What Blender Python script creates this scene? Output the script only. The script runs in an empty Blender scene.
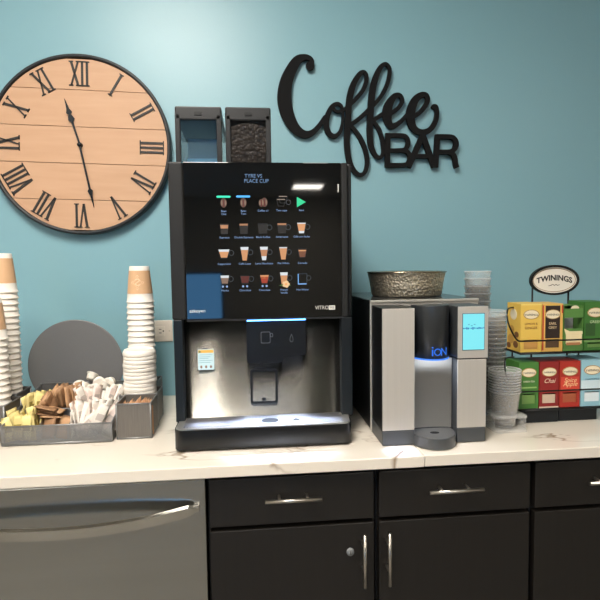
import bpy, bmesh, math, random
from mathutils import Vector, Matrix
random.seed(7)
C = bpy.context.scene.collection
scn = bpy.context.scene
PI = math.pi
HC = 0.914                       # counter top height

# ------------------------------------------------------------------ camera
F, PITCH, YAW, ROLL, CY, CZ = 506.5645, .0661246, .0966833, -.0131647, -1.704515, .424042
fwd = Vector((math.sin(YAW)*math.cos(PITCH), math.cos(YAW)*math.cos(PITCH), -math.sin(PITCH)))
rt0 = Vector((math.cos(YAW), -math.sin(YAW), 0)); up0 = rt0.cross(fwd)
rt = math.cos(ROLL)*rt0 + math.sin(ROLL)*up0
up = -math.sin(ROLL)*rt0 + math.cos(ROLL)*up0
CAM = Vector((0, CY, CZ + HC))
cd = bpy.data.cameras.new('camera'); cam = bpy.data.objects.new('camera', cd); C.objects.link(cam)
cd.sensor_width = 36; cd.lens = F/600*36; cd.clip_start = .01; cd.clip_end = 60
cam.matrix_world = Matrix((( rt.x, up.x, -fwd.x, CAM.x), (rt.y, up.y, -fwd.y, CAM.y), (rt.z, up.z, -fwd.z, CAM.z), (0, 0, 0, 1)))
scn.camera = cam

def at(px, py, Y):               # measured photo position -> point on the plane at depth Y
    d = fwd + rt*((px-300)/F) + up*((300-py)/F)
    return CAM + d*((Y-CAM.y)/d.y)

# ------------------------------------------------------------------ materials
def srgb(r, g, b):
    f = lambda c: (c/255/12.92) if c/255 <= .04045 else ((c/255+.055)/1.055)**2.4
    return (f(r), f(g), f(b), 1)

def M(name, col, rough=.5, metal=0., emit=None, es=0., alpha=1., spec=.5, coat=0., bump=None, trans=0.):
    m = bpy.data.materials.new(name); m.use_nodes = True
    b = m.node_tree.nodes['Principled BSDF']
    b.inputs['Base Color'].default_value = srgb(*col)
    b.inputs['Roughness'].default_value = rough
    b.inputs['Metallic'].default_value = metal
    b.inputs['Specular IOR Level'].default_value = spec
    b.inputs['Alpha'].default_value = alpha
    b.inputs['Coat Weight'].default_value = coat
    b.inputs['Transmission Weight'].default_value = trans
    if emit: b.inputs['Emission Color'].default_value = srgb(*emit); b.inputs['Emission Strength'].default_value = es
    if bump:                     # (scale, strength, distance)
        n = m.node_tree.nodes.new('ShaderNodeTexNoise'); n.inputs['Scale'].default_value = bump[0]
        tc = m.node_tree.nodes.new('ShaderNodeTexCoord')
        bp = m.node_tree.nodes.new('ShaderNodeBump'); bp.inputs['Strength'].default_value = bump[1]; bp.inputs['Distance'].default_value = bump[2]
        m.node_tree.links.new(tc.outputs['Object'], n.inputs['Vector'])
        m.node_tree.links.new(n.outputs['Fac'], bp.inputs['Height'])
        m.node_tree.links.new(bp.outputs['Normal'], b.inputs['Normal'])
    return m

def nodes(m): return m.node_tree.nodes, m.node_tree.links, m.node_tree.nodes['Principled BSDF']

def streaky(name, c1, c2, scale, rough, metal=0., rr=0.):     # colour varied by stretched noise (brushed metal, wood grain)
    m = M(name, c1, rough, metal); N, L, b = nodes(m)
    tc = N.new('ShaderNodeTexCoord'); mp = N.new('ShaderNodeMapping'); mp.inputs['Scale'].default_value = scale
    nz = N.new('ShaderNodeTexNoise'); nz.inputs['Scale'].default_value = 1; nz.inputs['Detail'].default_value = 4
    mx = N.new('ShaderNodeMix'); mx.data_type = 'RGBA'
    mx.inputs['A'].default_value = srgb(*c1); mx.inputs['B'].default_value = srgb(*c2)
    L.new(tc.outputs['Object'], mp.inputs['Vector']); L.new(mp.outputs['Vector'], nz.inputs['Vector'])
    L.new(nz.outputs['Fac'], mx.inputs['Factor']); L.new(mx.outputs['Result'], b.inputs['Base Color'])
    if rr:
        mr = N.new('ShaderNodeMapRange'); mr.inputs['To Min'].default_value = rough-rr; mr.inputs['To Max'].default_value = rough+rr
        L.new(nz.outputs['Fac'], mr.inputs['Value']); L.new(mr.outputs['Result'], b.inputs['Roughness'])
    return m

def holes(name, col, pitch, frac, rough=.45, metal=.8, axes='XZ'):   # woven metal mesh: real see-through openings
    m = M(name, col, rough, metal); N, L, b = nodes(m)
    tc = N.new('ShaderNodeTexCoord'); sp = N.new('ShaderNodeSeparateXYZ'); L.new(tc.outputs['Object'], sp.inputs['Vector'])
    def wave(src):
        a = N.new('ShaderNodeMath'); a.operation = 'MULTIPLY'; a.inputs[1].default_value = 1/pitch; L.new(src, a.inputs[0])
        f = N.new('ShaderNodeMath'); f.operation = 'FRACT'; L.new(a.outputs[0], f.inputs[0])
        g = N.new('ShaderNodeMath'); g.operation = 'LESS_THAN'; g.inputs[1].default_value = frac; L.new(f.outputs[0], g.inputs[0])
        return g.outputs[0]
    ad = N.new('ShaderNodeMath'); ad.operation = 'ADD'; L.new(sp.outputs['X'], ad.inputs[0]); L.new(sp.outputs['Y'], ad.inputs[1])
    mu = N.new('ShaderNodeMath'); mu.operation = 'MULTIPLY'; L.new(wave(ad.outputs[0]), mu.inputs[0]); L.new(wave(sp.outputs['Z']), mu.inputs[1])
    iv = N.new('ShaderNodeMath'); iv.operation = 'SUBTRACT'; iv.inputs[0].default_value = 1; L.new(mu.outputs[0], iv.inputs[1])
    L.new(iv.outputs[0], b.inputs['Alpha'])
    return m

def clear(name, col, a, rough=.08):                   # thin clear plastic: mostly transparent with glossy sheen
    m = bpy.data.materials.new(name); m.use_nodes = True; N, L = m.node_tree.nodes, m.node_tree.links
    N.clear(); o = N.new('ShaderNodeOutputMaterial'); mx = N.new('ShaderNodeMixShader'); tr = N.new('ShaderNodeBsdfTransparent')
    pr = N.new('ShaderNodeBsdfPrincipled'); pr.inputs['Base Color'].default_value = srgb(*col); pr.inputs['Roughness'].default_value = rough
    tr.inputs['Color'].default_value = (.995, .995, .995, 1)
    lw = N.new('ShaderNodeLayerWeight'); lw.inputs['Blend'].default_value = .35
    mr = N.new('ShaderNodeMapRange'); mr.inputs['To Min'].default_value = a; mr.inputs['To Max'].default_value = min(1, a+.42)
    L.new(lw.outputs['Facing'], mr.inputs['Value']); L.new(mr.outputs['Result'], mx.inputs['Fac'])
    L.new(tr.outputs[0], mx.inputs[1]); L.new(pr.outputs[0], mx.inputs[2]); L.new(mx.outputs[0], o.inputs['Surface'])
    return m

wall_m = M('teal_wall_paint', (130, 173, 184), .38, bump=(260, .12, .002))
beige_m = M('beige_paint', (216, 209, 198), .7)
ceil_m = M('ceiling_white', (225, 222, 214), .8)
floor_m = streaky('floor_planks', (122, 118, 111), (108, 104, 98), (2, 30, 1), .45)
black_m = M('black_plastic', (14, 15, 16), .38, spec=.35)
char_m = M('charcoal_plastic', (30, 30, 30), .5, spec=.3, bump=(900, .1, .001))
dark_m = M('dark_slate_plastic', (20, 25, 29), .4, spec=.3)
glass_m = M('black_display_glass', (7, 8, 9), .035, spec=.55)
def brushed(name, col, rough, an=.6):
    m = M(name, col, rough, 1.); N, L, b = nodes(m); b.inputs['Anisotropic'].default_value = an
    t = N.new('ShaderNodeTangent'); t.direction_type = 'RADIAL'; t.axis = 'Z'; L.new(t.outputs['Tangent'], b.inputs['Tangent'])
    tc = N.new('ShaderNodeTexCoord'); mp = N.new('ShaderNodeMapping'); mp.inputs['Scale'].default_value = (1.5, 1.5, 60); L.new(tc.outputs['Object'], mp.inputs['Vector'])
    nz = N.new('ShaderNodeTexNoise'); nz.inputs['Scale'].default_value = 1; L.new(mp.outputs['Vector'], nz.inputs['Vector'])
    mx = N.new('ShaderNodeMix'); mx.data_type = 'RGBA'; mx.inputs['A'].default_value = srgb(*col); mx.inputs['B'].default_value = srgb(*[c-8 for c in col])
    L.new(nz.outputs['Fac'], mx.inputs['Factor']); L.new(mx.outputs['Result'], b.inputs['Base Color']); return m
steel_m = brushed('brushed_steel', (180, 176, 168), .22, .5)
dwsteel_m = brushed('dishwasher_steel', (190, 190, 186), .2, .5)
chrome_m = M('satin_nickel', (206, 200, 190), .28, 1.)
wire_m = M('black_wire', (18, 18, 19), .42, .3)
signblack_m = M('sign_black_paint', (20, 20, 21), .8, spec=.15)
paper_m = M('white_paper', (236, 229, 219), .6)
kraft_m = M('kraft_print', (212, 170, 130), .65)
lid_m = M('lid_plastic', (240, 233, 222), .4)
white_m = M('white_plastic', (232, 226, 214), .4)
mesh_m = holes('grey_wire_mesh', (150, 150, 150), .0022, .68)
meshrim_m = M('grey_metal_rim', (138, 138, 138), .42, .6)
binm = streaky('grey_wire_bin', (126, 120, 113), (96, 92, 87), (400, 400, 20), .5, .4)
disc_m = streaky('grey_disc_metal', (112, 112, 112), (104, 104, 104), (300, 300, 300), .55, .25)
clear_m = clear('clear_plastic', (240, 240, 238), .05)
rim_m = clear('clear_rim', (245, 245, 243), .18)
acry_m = clear('clear_acrylic', (235, 235, 232), .09, .05)
smoke_m = clear('smoked_plastic', (16, 18, 20), .2, .12)
cab_m = streaky('espresso_wood', (27, 23, 19), (18, 15, 12), (90, 90, 4), .45, 0., .04)
cabin_m = M('cabinet_shadow_gap', (12, 11, 10), .7)
ply_m = M('packet_yellow', (216, 196, 128), .6)
brn_m = M('packet_brown', (158, 120, 86), .65)
wht_m = M('packet_white', (232, 224, 214), .6)
tan_m = M('packet_tan', (196, 150, 112), .65)
prnt_m = M('packet_print', (146, 110, 80), .65)
prntg_m = M('packet_grey_print', (196, 184, 176), .65)
prnty_m = M('packet_olive_print', (150, 132, 62), .65)
red_m = M('red_print', (196, 52, 40), .6)
led_w = M('led_white', (255, 255, 255), .5, emit=(225, 232, 255), es=3)

def vein_material():
    m = M('veined_quartz', (226, 217, 203), .16, coat=.2); N, L, b = nodes(m)
    tc = N.new('ShaderNodeTexCoord'); mp = N.new('ShaderNodeMapping'); mp.inputs['Scale'].default_value = (2.3, 3.4, 2.3); mp.inputs['Rotation'].default_value = (0, 0, .5)
    L.new(tc.outputs['Object'], mp.inputs['Vector'])
    nz = N.new('ShaderNodeTexNoise'); nz.inputs['Scale'].default_value = 1.25; nz.inputs['Detail'].default_value = 3.5; nz.inputs['Distortion'].default_value = .9
    L.new(mp.outputs['Vector'], nz.inputs['Vector'])
    s = N.new('ShaderNodeMath'); s.operation = 'SUBTRACT'; s.inputs[1].default_value = .5; L.new(nz.outputs['Fac'], s.inputs[0])
    a = N.new('ShaderNodeMath'); a.operation = 'ABSOLUTE'; L.new(s.outputs[0], a.inputs[0])
    r = N.new('ShaderNodeValToRGB'); r.color_ramp.elements[0].position = 0; r.color_ramp.elements[0].color = (1, 1, 1, 1)
    r.color_ramp.elements[1].position = .017; r.color_ramp.elements[1].color = (0, 0, 0, 1)
    e = r.color_ramp.elements.new(.006); e.color = (.55, .55, .55, 1)
    L.new(a.outputs[0], r.inputs['Fac'])
    n2 = N.new('ShaderNodeTexNoise'); n2.inputs['Scale'].default_value = 2.2; n2.inputs['Detail'].default_value = 2; L.new(mp.outputs['Vector'], n2.inputs['Vector'])
    mr = N.new('ShaderNodeMapRange'); mr.inputs['From Min'].default_value = .42; mr.inputs['From Max'].default_value = .62; L.new(n2.outputs['Fac'], mr.inputs['Value'])
    mu = N.new('ShaderNodeMath'); mu.operation = 'MULTIPLY'; L.new(r.outputs['Color'], mu.inputs[0]); L.new(mr.outputs['Result'], mu.inputs[1])
    mx = N.new('ShaderNodeMix'); mx.data_type = 'RGBA'; mx.inputs['A'].default_value = srgb(228, 219, 205); mx.inputs['B'].default_value = srgb(146, 124, 100)
    L.new(mu.outputs[0], mx.inputs['Factor']); L.new(mx.outputs['Result'], b.inputs['Base Color'])
    return m
quartz_m = vein_material()

def clock_wood():
    m = M('clock_wood', (214, 162, 118), .6); N, L, b = nodes(m)
    tc = N.new('ShaderNodeTexCoord'); mp = N.new('ShaderNodeMapping'); mp.inputs['Scale'].default_value = (2.5, 2, 26); L.new(tc.outputs['Object'], mp.inputs['Vector'])
    nz = N.new('ShaderNodeTexNoise'); nz.inputs['Scale'].default_value = 2; nz.inputs['Detail'].default_value = 5; L.new(mp.outputs['Vector'], nz.inputs['Vector'])
    mx = N.new('ShaderNodeMix'); mx.data_type = 'RGBA'; mx.inputs['A'].default_value = srgb(208, 168, 136); mx.inputs['B'].default_value = srgb(192, 150, 116)
    L.new(nz.outputs['Fac'], mx.inputs['Factor']); L.new(mx.outputs['Result'], b.inputs['Base Color'])
    return m
wood_m = clock_wood()

def grille_material():
    m = M('perforated_steel', (214, 214, 218), .3, .9); N, L, b = nodes(m)
    tc = N.new('ShaderNodeTexCoord'); sp = N.new('ShaderNodeSeparateXYZ'); L.new(tc.outputs['Object'], sp.inputs['Vector'])
    def sn(o, k):
        a = N.new('ShaderNodeMath'); a.operation = 'MULTIPLY'; a.inputs[1].default_value = k; L.new(o, a.inputs[0])
        s = N.new('ShaderNodeMath'); s.operation = 'SINE'; L.new(a.outputs[0], s.inputs[0]); return s.outputs[0]
    mu = N.new('ShaderNodeMath'); mu.operation = 'MULTIPLY'; L.new(sn(sp.outputs['X'], 900), mu.inputs[0]); L.new(sn(sp.outputs['Y'], 700), mu.inputs[1])
    gt = N.new('ShaderNodeMath'); gt.operation = 'GREATER_THAN'; gt.inputs[1].default_value = .3; L.new(mu.outputs[0], gt.inputs[0])
    mx = N.new('ShaderNodeMix'); mx.data_type = 'RGBA'; mx.inputs['A'].default_value = srgb(220, 220, 224); mx.inputs['B'].default_value = srgb(70, 72, 80)
    L.new(gt.outputs[0], mx.inputs['Factor']); L.new(mx.outputs['Result'], b.inputs['Base Color'])
    return m
grille_m = grille_material()

def hammered():
    m = M('hammered_metal', (214, 202, 180), .34, .9); N, L, b = nodes(m)
    tc = N.new('ShaderNodeTexCoord'); v = N.new('ShaderNodeTexVoronoi'); v.inputs['Scale'].default_value = 150; L.new(tc.outputs['Object'], v.inputs['Vector'])
    bp = N.new('ShaderNodeBump'); bp.inputs['Strength'].default_value = 1.; bp.inputs['Distance'].default_value = .003
    L.new(v.outputs['Distance'], bp.inputs['Height']); L.new(bp.outputs['Normal'], b.inputs['Normal'])
    return m
hammer_m = hammered()

def beans_material():
    m = M('coffee_beans', (52, 40, 32), .5); N, L, b = nodes(m)
    tc = N.new('ShaderNodeTexCoord'); v = N.new('ShaderNodeTexVoronoi'); v.inputs['Scale'].default_value = 120; L.new(tc.outputs['Object'], v.inputs['Vector'])
    mx = N.new('ShaderNodeMix'); mx.data_type = 'RGBA'; mx.inputs['A'].default_value = srgb(74, 60, 50); mx.inputs['B'].default_value = srgb(30, 24, 20)
    L.new(v.outputs['Distance'], mx.inputs['Factor']); L.new(mx.outputs['Result'], b.inputs['Base Color'])
    bp = N.new('ShaderNodeBump'); bp.inputs['Strength'].default_value = .7; bp.inputs['Distance'].default_value = .004; bp.invert = True
    L.new(v.outputs['Distance'], bp.inputs['Height']); L.new(bp.outputs['Normal'], b.inputs['Normal'])
    return m
beans_m = beans_material()

_em = {}
def E(col, s=1.0):
    k = (col, s)
    if k not in _em: _em[k] = M('screen_%d_%d_%d' % col, (0, 0, 0), .5, emit=col, es=s)
    return _em[k]
_fl = {}
def FL(col, r=.5):
    if col not in _fl: _fl[col] = M('print_%d_%d_%d' % col, col, r)
    return _fl[col]

# ------------------------------------------------------------------ mesh helpers
def new(): return bmesh.new()
def box(bm, x0, x1, y0, y1, z0, z1, bev=0., mi=0, seg=2):
    b = bmesh.new(); bmesh.ops.create_cube(b, size=1)
    for v in b.verts: v.co = Vector((x0+(v.co.x+.5)*(x1-x0), y0+(v.co.y+.5)*(y1-y0), z0+(v.co.z+.5)*(z1-z0)))
    if bev: bmesh.ops.bevel(b, geom=b.edges[:], offset=bev, segments=seg, affect='EDGES', profile=.5)
    merge(bm, b, mi); return bm
def merge(bm, b, mi=0, mat=None):
    vs = {}
    for v in b.verts: vs[v] = bm.verts.new(mat @ v.co if mat else v.co)
    for f in b.faces:
        try:
            g = bm.faces.new([vs[v] for v in f.verts]); g.material_index = mi; g.smooth = f.smooth
        except ValueError: pass
    b.free()
def lathe(bm, prof, n=32, c=(0, 0, 0), mi=None, a0=0., a1=2*PI, smooth=True):
    full = abs(a1-a0-2*PI) < 1e-6; k = n if full else n+1; rings = []
    for r, z in prof:
        if r < 1e-6: rings.append([bm.verts.new((c[0], c[1], c[2]+z))])
        else: rings.append([bm.verts.new((c[0]+r*math.cos(a0+(a1-a0)*i/n), c[1]+r*math.sin(a0+(a1-a0)*i/n), c[2]+z)) for i in range(k)])
    for j in range(len(prof)-1):
        A, B = rings[j], rings[j+1]; m = 0 if mi is None else mi[j]
        for i in range(n):
            i2 = (i+1) % k
            vs = [A[i % len(A)] if len(A) > 1 else A[0], A[i2] if len(A) > 1 else A[0], B[i2] if len(B) > 1 else B[0], B[i] if len(B) > 1 else B[0]]
            u = []
            for v in vs:
                if v not in u: u.append(v)
            if len(u) > 2:
                try: f = bm.faces.new(u); f.material_index = m; f.smooth = smooth
                except ValueError: pass
    return bm
def tube(bm, pts, r, n=8, closed=False, mi=0):
    P = [Vector(p) for p in pts]; K = len(P); rings = []
    for i in range(K):
        a = P[(i-1) % K] if (closed or i) else P[0]; b = P[(i+1) % K] if (closed or i < K-1) else P[-1]
        t = (b-a).normalized(); ref = Vector((0, 0, 1)) if abs(t.z) < .9 else Vector((1, 0, 0))
        u = t.cross(ref).normalized(); w = t.cross(u)
        rr = r[i] if isinstance(r, (list, tuple)) else r
        rings.append([bm.verts.new(P[i]+(u*math.cos(2*PI*k/n)+w*math.sin(2*PI*k/n))*rr) for k in range(n)])
    for i in range(K if closed else K-1):
        A, B = rings[i], rings[(i+1) % K]
        for k in range(n):
            f = bm.faces.new([A[k], A[(k+1) % n], B[(k+1) % n], B[k]]); f.smooth = True; f.material_index = mi
    if not closed:
        for R in (rings[0], rings[-1]):
            try: bm.faces.new(R)
            except ValueError: pass
    return bm
def prism(bm, pts, y0, y1, mi=0, axis='Y'):           # polygon in XZ (or XY) given a thickness
    def mk(p, t): return (p[0], t, p[1]) if axis == 'Y' else ((p[0], p[1], t) if axis == 'Z' else (t, p[0], p[1]))
    A = [bm.verts.new(mk(p, y0)) for p in pts]; B = [bm.verts.new(mk(p, y1)) for p in pts]; n = len(pts)
    for f in ([A[::-1], B] + [[A[i], A[(i+1) % n], B[(i+1) % n], B[i]] for i in range(n)]):
        g = bm.faces.new(f); g.material_index = mi
    return bm
def rrect(x0, x1, z0, z1, r, n=5):
    o = []
    for cx, cz, a in ((x1-r, z1-r, 0), (x0+r, z1-r, PI/2), (x0+r, z0+r, PI), (x1-r, z0+r, 1.5*PI)):
        o += [(cx+r*math.cos(a+PI/2*i/n), cz+r*math.sin(a+PI/2*i/n)) for i in range(n+1)]
    return o
def ell(cx, cz, a, b, n=32): return [(cx+a*math.cos(2*PI*i/n), cz+b*math.sin(2*PI*i/n)) for i in range(n)]
def ringprism(bm, outer, inner, y0, y1, mi=0):
    n = len(outer); V = [[bm.verts.new((p[0], y, p[1])) for p in L] for L in (outer, inner) for y in (y0, y1)]
    o0, o1, i0, i1 = V
    for k in range(n):
        j = (k+1) % n
        for q in ([o0[k], o0[j], o1[j], o1[k]], [i0[j], i0[k], i1[k], i1[j]], [o0[j], o0[k], i0[k], i0[j]], [o1[k], o1[j], i1[j], i1[k]]):
            bm.faces.new(q).material_index = mi
    return bm
def catmull(pts, sub=8):
    out = []; n = len(pts)
    for i in range(n-1):
        p0, p1, p2, p3 = pts[max(i-1, 0)], pts[i], pts[i+1], pts[min(i+2, n-1)]
        for s in range(sub):
            t = s/sub
            out.append(tuple(.5*((2*b)+(c-a)*t+(2*a-5*b+4*c-d)*t*t+(3*b-a-3*c+d)*t**3) for a, b, c, d in zip(p0, p1, p2, p3)))
    out.append(tuple(pts[-1])); return out
def ribbon(bm, pts, y0, y1, mi=0, cap=True, drift=0.):           # stroke of varying width, pts = (x, z, half width)
    L = []; R = []; n = len(pts)
    for i in range(n):
        a, b = pts[max(i-1, 0)], pts[min(i+1, n-1)]
        dx, dz = b[0]-a[0], b[1]-a[1]; l = math.hypot(dx, dz) or 1
        L.append((pts[i][0]-dz/l*pts[i][2], pts[i][1]+dx/l*pts[i][2])); R.append((pts[i][0]+dz/l*pts[i][2], pts[i][1]-dx/l*pts[i][2]))
    Lf = [bm.verts.new((p[0], y0-drift*k/n, p[1])) for k, p in enumerate(L)]; Rf = [bm.verts.new((p[0], y0-drift*k/n, p[1])) for k, p in enumerate(R)]
    Lb = [bm.verts.new((p[0], y1, p[1])) for p in L]; Rb = [bm.verts.new((p[0], y1, p[1])) for p in R]
    for i in range(n-1):
        for q in ([Lf[i], Rf[i], Rf[i+1], Lf[i+1]], [Lb[i+1], Rb[i+1], Rb[i], Lb[i]], [Lf[i+1], Lb[i+1], Lb[i], Lf[i]], [Rf[i], Rb[i], Rb[i+1], Rf[i+1]]):
            bm.faces.new(q).material_index = mi
    bm.faces.new([Lf[0], Lb[0], Rb[0], Rf[0]]).material_index = mi; bm.faces.new([Lf[-1], Rf[-1], Rb[-1], Lb[-1]]).material_index = mi
    if cap:
        for p in (pts[0], pts[-1]): prism(bm, ell(p[0], p[1], p[2], p[2], 14), y0+.00025, y1, mi)
    return bm
_fc = {}
def text_bm(s, size, thick=.0004, align='CENTER', shear=0., sx=1., bold=0.):
    """letters standing in the XZ plane, facing -Y, centred on the origin"""
    cu = bpy.data.curves.new('txt', 'FONT'); cu.body = s; cu.size = size; cu.align_x = align; cu.align_y = 'CENTER'; cu.extrude = thick/2; cu.shear = shear; cu.offset = bold
    cu.resolution_u = 3
    o = bpy.data.objects.new('txt', cu); C.objects.link(o)
    dg = bpy.context.evaluated_depsgraph_get(); me = bpy.data.meshes.new_from_object(o.evaluated_get(dg))
    bm = bmesh.new(); bm.from_mesh(me)
    for v in bm.verts: v.co = Vector((v.co.x*sx, -v.co.z, v.co.y))
    bpy.data.objects.remove(o); bpy.data.curves.remove(cu); bpy.data.meshes.remove(me)
    return bm
def add_text(bm, s, x, y, z, size, mi=0, thick=.0004, arch=0., **k):
    t = text_bm(s, size, thick, **k)
    for v in t.verts: v.co = Vector((v.co.x+x, v.co.y+y, v.co.z+z-arch*v.co.x**2))
    merge(bm, t, mi); return bm

# ------------------------------------------------------------------ object helpers
def link(name, bm, mats, parent=None, off=None):
    bmesh.ops.recalc_face_normals(bm, faces=bm.faces[:])
    me = bpy.data.meshes.new(name); bm.to_mesh(me); bm.free()
    for m in (mats if isinstance(mats, (list, tuple)) else [mats]): me.materials.append(m)
    if off is not None: me.transform(Matrix.Translation(-Vector(off)))
    o = bpy.data.objects.new(name, me); C.objects.link(o)
    if parent: o.parent = parent
    return o
def tag(o, label=None, cat=None, group=None, kind=None):
    if label: o['label'] = label
    if cat: o['category'] = cat
    if group: o['group'] = group
    if kind: o['kind'] = kind
    return o
class Thing:                                            # an Empty at the thing's base; parts given in world coordinates
    def __init__(s, name, label, cat, base, group=None):
        s.o = bpy.data.objects.new(name, None); C.objects.link(s.o); s.o.location = base; s.b = Vector(base)
        s.o.empty_display_size = .05; tag(s.o, label, cat, group)
    def part(s, name, bm, mats, under=None, label=None):
        o = link(name, bm, mats, under or s.o, s.b)
        if label: o['label'] = label
        return o
def single(name, label, cat, bm, mats, base, group=None):
    o = link(name, bm, mats, None, base); o.location = base; return tag(o, label, cat, group)
def struct(name, bm, mats): return tag(link(name, bm, mats), kind='structure')
def copy_tree(o, parent=None):
    c = o.copy(); C.objects.link(c)
    if parent: c.parent = parent
    for ch in list(o.children): copy_tree(ch, c)
    return c

# ================================================================== the room
XL, XR, YF, HT = -3.4, 3.9, -9.6, 2.74
struct('wall_back', box(new(), XL, XR, 0, .12, 0, HT), wall_m)
struct('floor', box(new(), XL, XR, YF, .12, -.1, 0), floor_m)
struct('ceiling', box(new(), XL, XR, YF, .12, HT, HT+.1), ceil_m)
struct('wall_left', box(new(), XL-.12, XL, YF, .12, 0, HT), beige_m)
struct('wall_right', box(new(), XR, XR+.12, YF, .12, 0, HT), beige_m)
WX0, WX1, WZ0, WZ1 = -3.0, -.55, .12, 1.25              # window in the far wall behind the photographer
fw = new()
box(fw, XL, WX0, YF-.12, YF, 0, HT); box(fw, WX1, XR, YF-.12, YF, 0, HT); box(fw, WX0, WX1, YF-.12, YF, 0, WZ0); box(fw, WX0, WX1, YF-.12, YF, WZ1, HT)
struct('wall_front', fw, beige_m)
w1 = tag(link('window_1', box(new(), WX0, WX1, YF-.08, YF-.07, WZ0, WZ1), clear('window_glass', (200, 215, 225), .04)), kind='structure')
wf = new()
for x in (WX0, (WX0+WX1)/2-.02, WX1-.04): box(wf, x, x+.04, YF-.09, YF+.01, WZ0, WZ1)
for z in (WZ0, WZ1-.04): box(wf, WX0, WX1, YF-.09, YF+.01, z, z+.04)
link('window_frame', wf, FL((70, 72, 74)), w1)

def troffer(x, y, sx, sy, power, label):
    t = Thing('ceiling_light', label, 'light', (x, y, HT), 'ceiling lights')
    f = new()
    for a in ((x-sx/2-.03, x-sx/2, y-sy/2-.03, y+sy/2+.03), (x+sx/2, x+sx/2+.03, y-sy/2-.03, y+sy/2+.03), (x-sx/2, x+sx/2, y-sy/2-.03, y-sy/2), (x-sx/2, x+sx/2, y+sy/2, y+sy/2+.03)):
        box(f, a[0], a[1], a[2], a[3], HT-.03, HT-.001)
    t.part('frame', f, white_m)
    t.part('diffuser', box(new(), x-sx/2, x+sx/2, y-sy/2, y+sy/2, HT-.02, HT-.005), M('lit_diffuser', (255, 255, 255), .5, emit=(255, 248, 238), es=power))
LIGHT = 36
troffer(-.4, -1.65, .6, 1.2, LIGHT, 'white ceiling light panel nearest the coffee counter')
troffer(1.02, -8.1, .5, .5, LIGHT, 'white ceiling light panel at the far end of the room')
troffer(-2.2, -4.0, .6, 1.2, LIGHT*.6, 'added white ceiling fill panel behind the camera on the clock side')  # unseen fill panel, added for softer light from the front
troffer(1.2, -4.4, .6, 1.2, LIGHT*.55, 'added white ceiling fill panel behind the camera in the middle of the room')  # another added fill, set clear of the hopper reflections
troffer(2.5, -3.4, .6, 1.2, LIGHT*.2, 'added white ceiling fill panel behind the camera on the tea side')  # weak fill added on the tea side, kept low so the wall falls off

# ================================================================== counter, dishwasher, cabinets
SEAM = .378
CT = Thing('countertop', 'white veined quartz countertop carrying the coffee machine and condiments', 'countertop', (0, -.3, HC-.026))
CT.part('slab', box(new(), -.95, SEAM-.0006, -.635, -.001, HC-.026, HC, .002), quartz_m)
CT2 = Thing('countertop', 'white veined quartz countertop to the right of the seam, carrying the tea rack', 'countertop', (.9, -.3, HC-.026))
CT2.part('slab', box(new(), SEAM+.0006, 1.42, -.632, -.001, HC-.0265, HC-.0005, .002), quartz_m)

def bar_handle(th, under, p0, p1, yb, depth=.03, r=.0044):
    p0, p1 = Vector(p0), Vector(p1); d = (p1-p0)
    b = new(); tube(b, [p0, p1], r, 12)
    for t in (.25, .75):
        q = p0+d*t; tube(b, [q, (q.x, yb, q.z)], r*.75, 10)
    return th.part('handle', b, chrome_m, under, 'brushed nickel bar handle')

def cabinet(x0, x1, label, dh, vx, lock=None, filler=0):
    t = Thing('base_cabinet', label, 'cabinet', ((x0+x1)/2, -.3, 0), 'base cabinets under the counter')
    zt = HC-.027
    b = new(); box(b, x0, x1+filler, -.588, -.002, .10, zt); box(b, x0, x1+filler, -.53, -.002, .0, .1)
    t.part('body', b, cabin_m)
    g = .005
    dr = t.part('drawer', box(new(), x0+g, x1-g, -.61, -.5885, HC-.148, zt-.014, .0015), cab_m)
    do = t.part('door', box(new(), x0+g, x1-g, -.61, -.5885, .115, HC-.158, .0015), cab_m)
    bar_handle(t, dr, (dh[0], -.64, HC-.083), (dh[1], -.64, HC-.083), -.61)
    bar_handle(t, do, (vx, -.64, HC-.170), (vx, -.64, HC-.292), -.61)
    if lock:
        k = new(); c = Vector(lock)
        rot = Matrix.Translation(c) @ Matrix.Rotation(PI/2, 4, 'X')
        l = new(); lathe(l, [(0, .006), (.006, .006), (.0085, .004), (.009, 0)], 20); merge(k, l, 0, rot)
        box(k, c.x-.0008, c.x+.0008, c.y-.0068, c.y-.005, c.z-.004, c.z+.004, mi=1)
        t.part('lock', k, [FL((120, 122, 122), .4), black_m], do)
cabinet(-.1045, .2735, 'dark espresso base cabinet with a round lock on its door, beside the dishwasher', (.022, .146), .2405, (.213, -.6105, HC-.223))
cabinet(.2755, .645, 'dark espresso base cabinet without a lock, middle one under the water dispenser', (.388, .514), .297)
cabinet(.648, 1.03, 'dark espresso base cabinet cut off by the right edge, under the tea rack', (.767, .893), 1.0, None, .38)

dw = Thing('dishwasher', 'stainless steel dishwasher with curved bar handle under the left counter', 'dishwasher', (-.41, -.3, 0))
dw.part('body', box(new(), -.70, -.113, -.58, -.002, .0, HC-.032), cabin_m)
dw.part('door', box(new(), -.708, -.1075, -.61, -.5805, .1, HC-.036, .003), dwsteel_m)
h = new(); N_ = 28; pts = []
for i in range(N_+1):
    u = i/N_*2-1; pts.append((-.408+u*.285, -.618-.05*(1-abs(u)**2.2), HC-.098-.012*(1-u*u)))
A = []
for i, p in enumerate(pts):
    hh = .0115 if i not in (0, N_) else .004
    A.append([h.verts.new((p[0], p[1]+.004, p[2]+hh)), h.verts.new((p[0], p[1]-.006, p[2]+hh-.002)), h.verts.new((p[0], p[1]-.004, p[2]-hh)), h.verts.new((p[0], p[1]+.008, p[2]-hh))])
for i in range(N_):
    for k in range(4):
        f = h.faces.new([A[i][k], A[i][(k+1) % 4], A[i+1][(k+1) % 4], A[i+1][k]]); f.smooth = False
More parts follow.
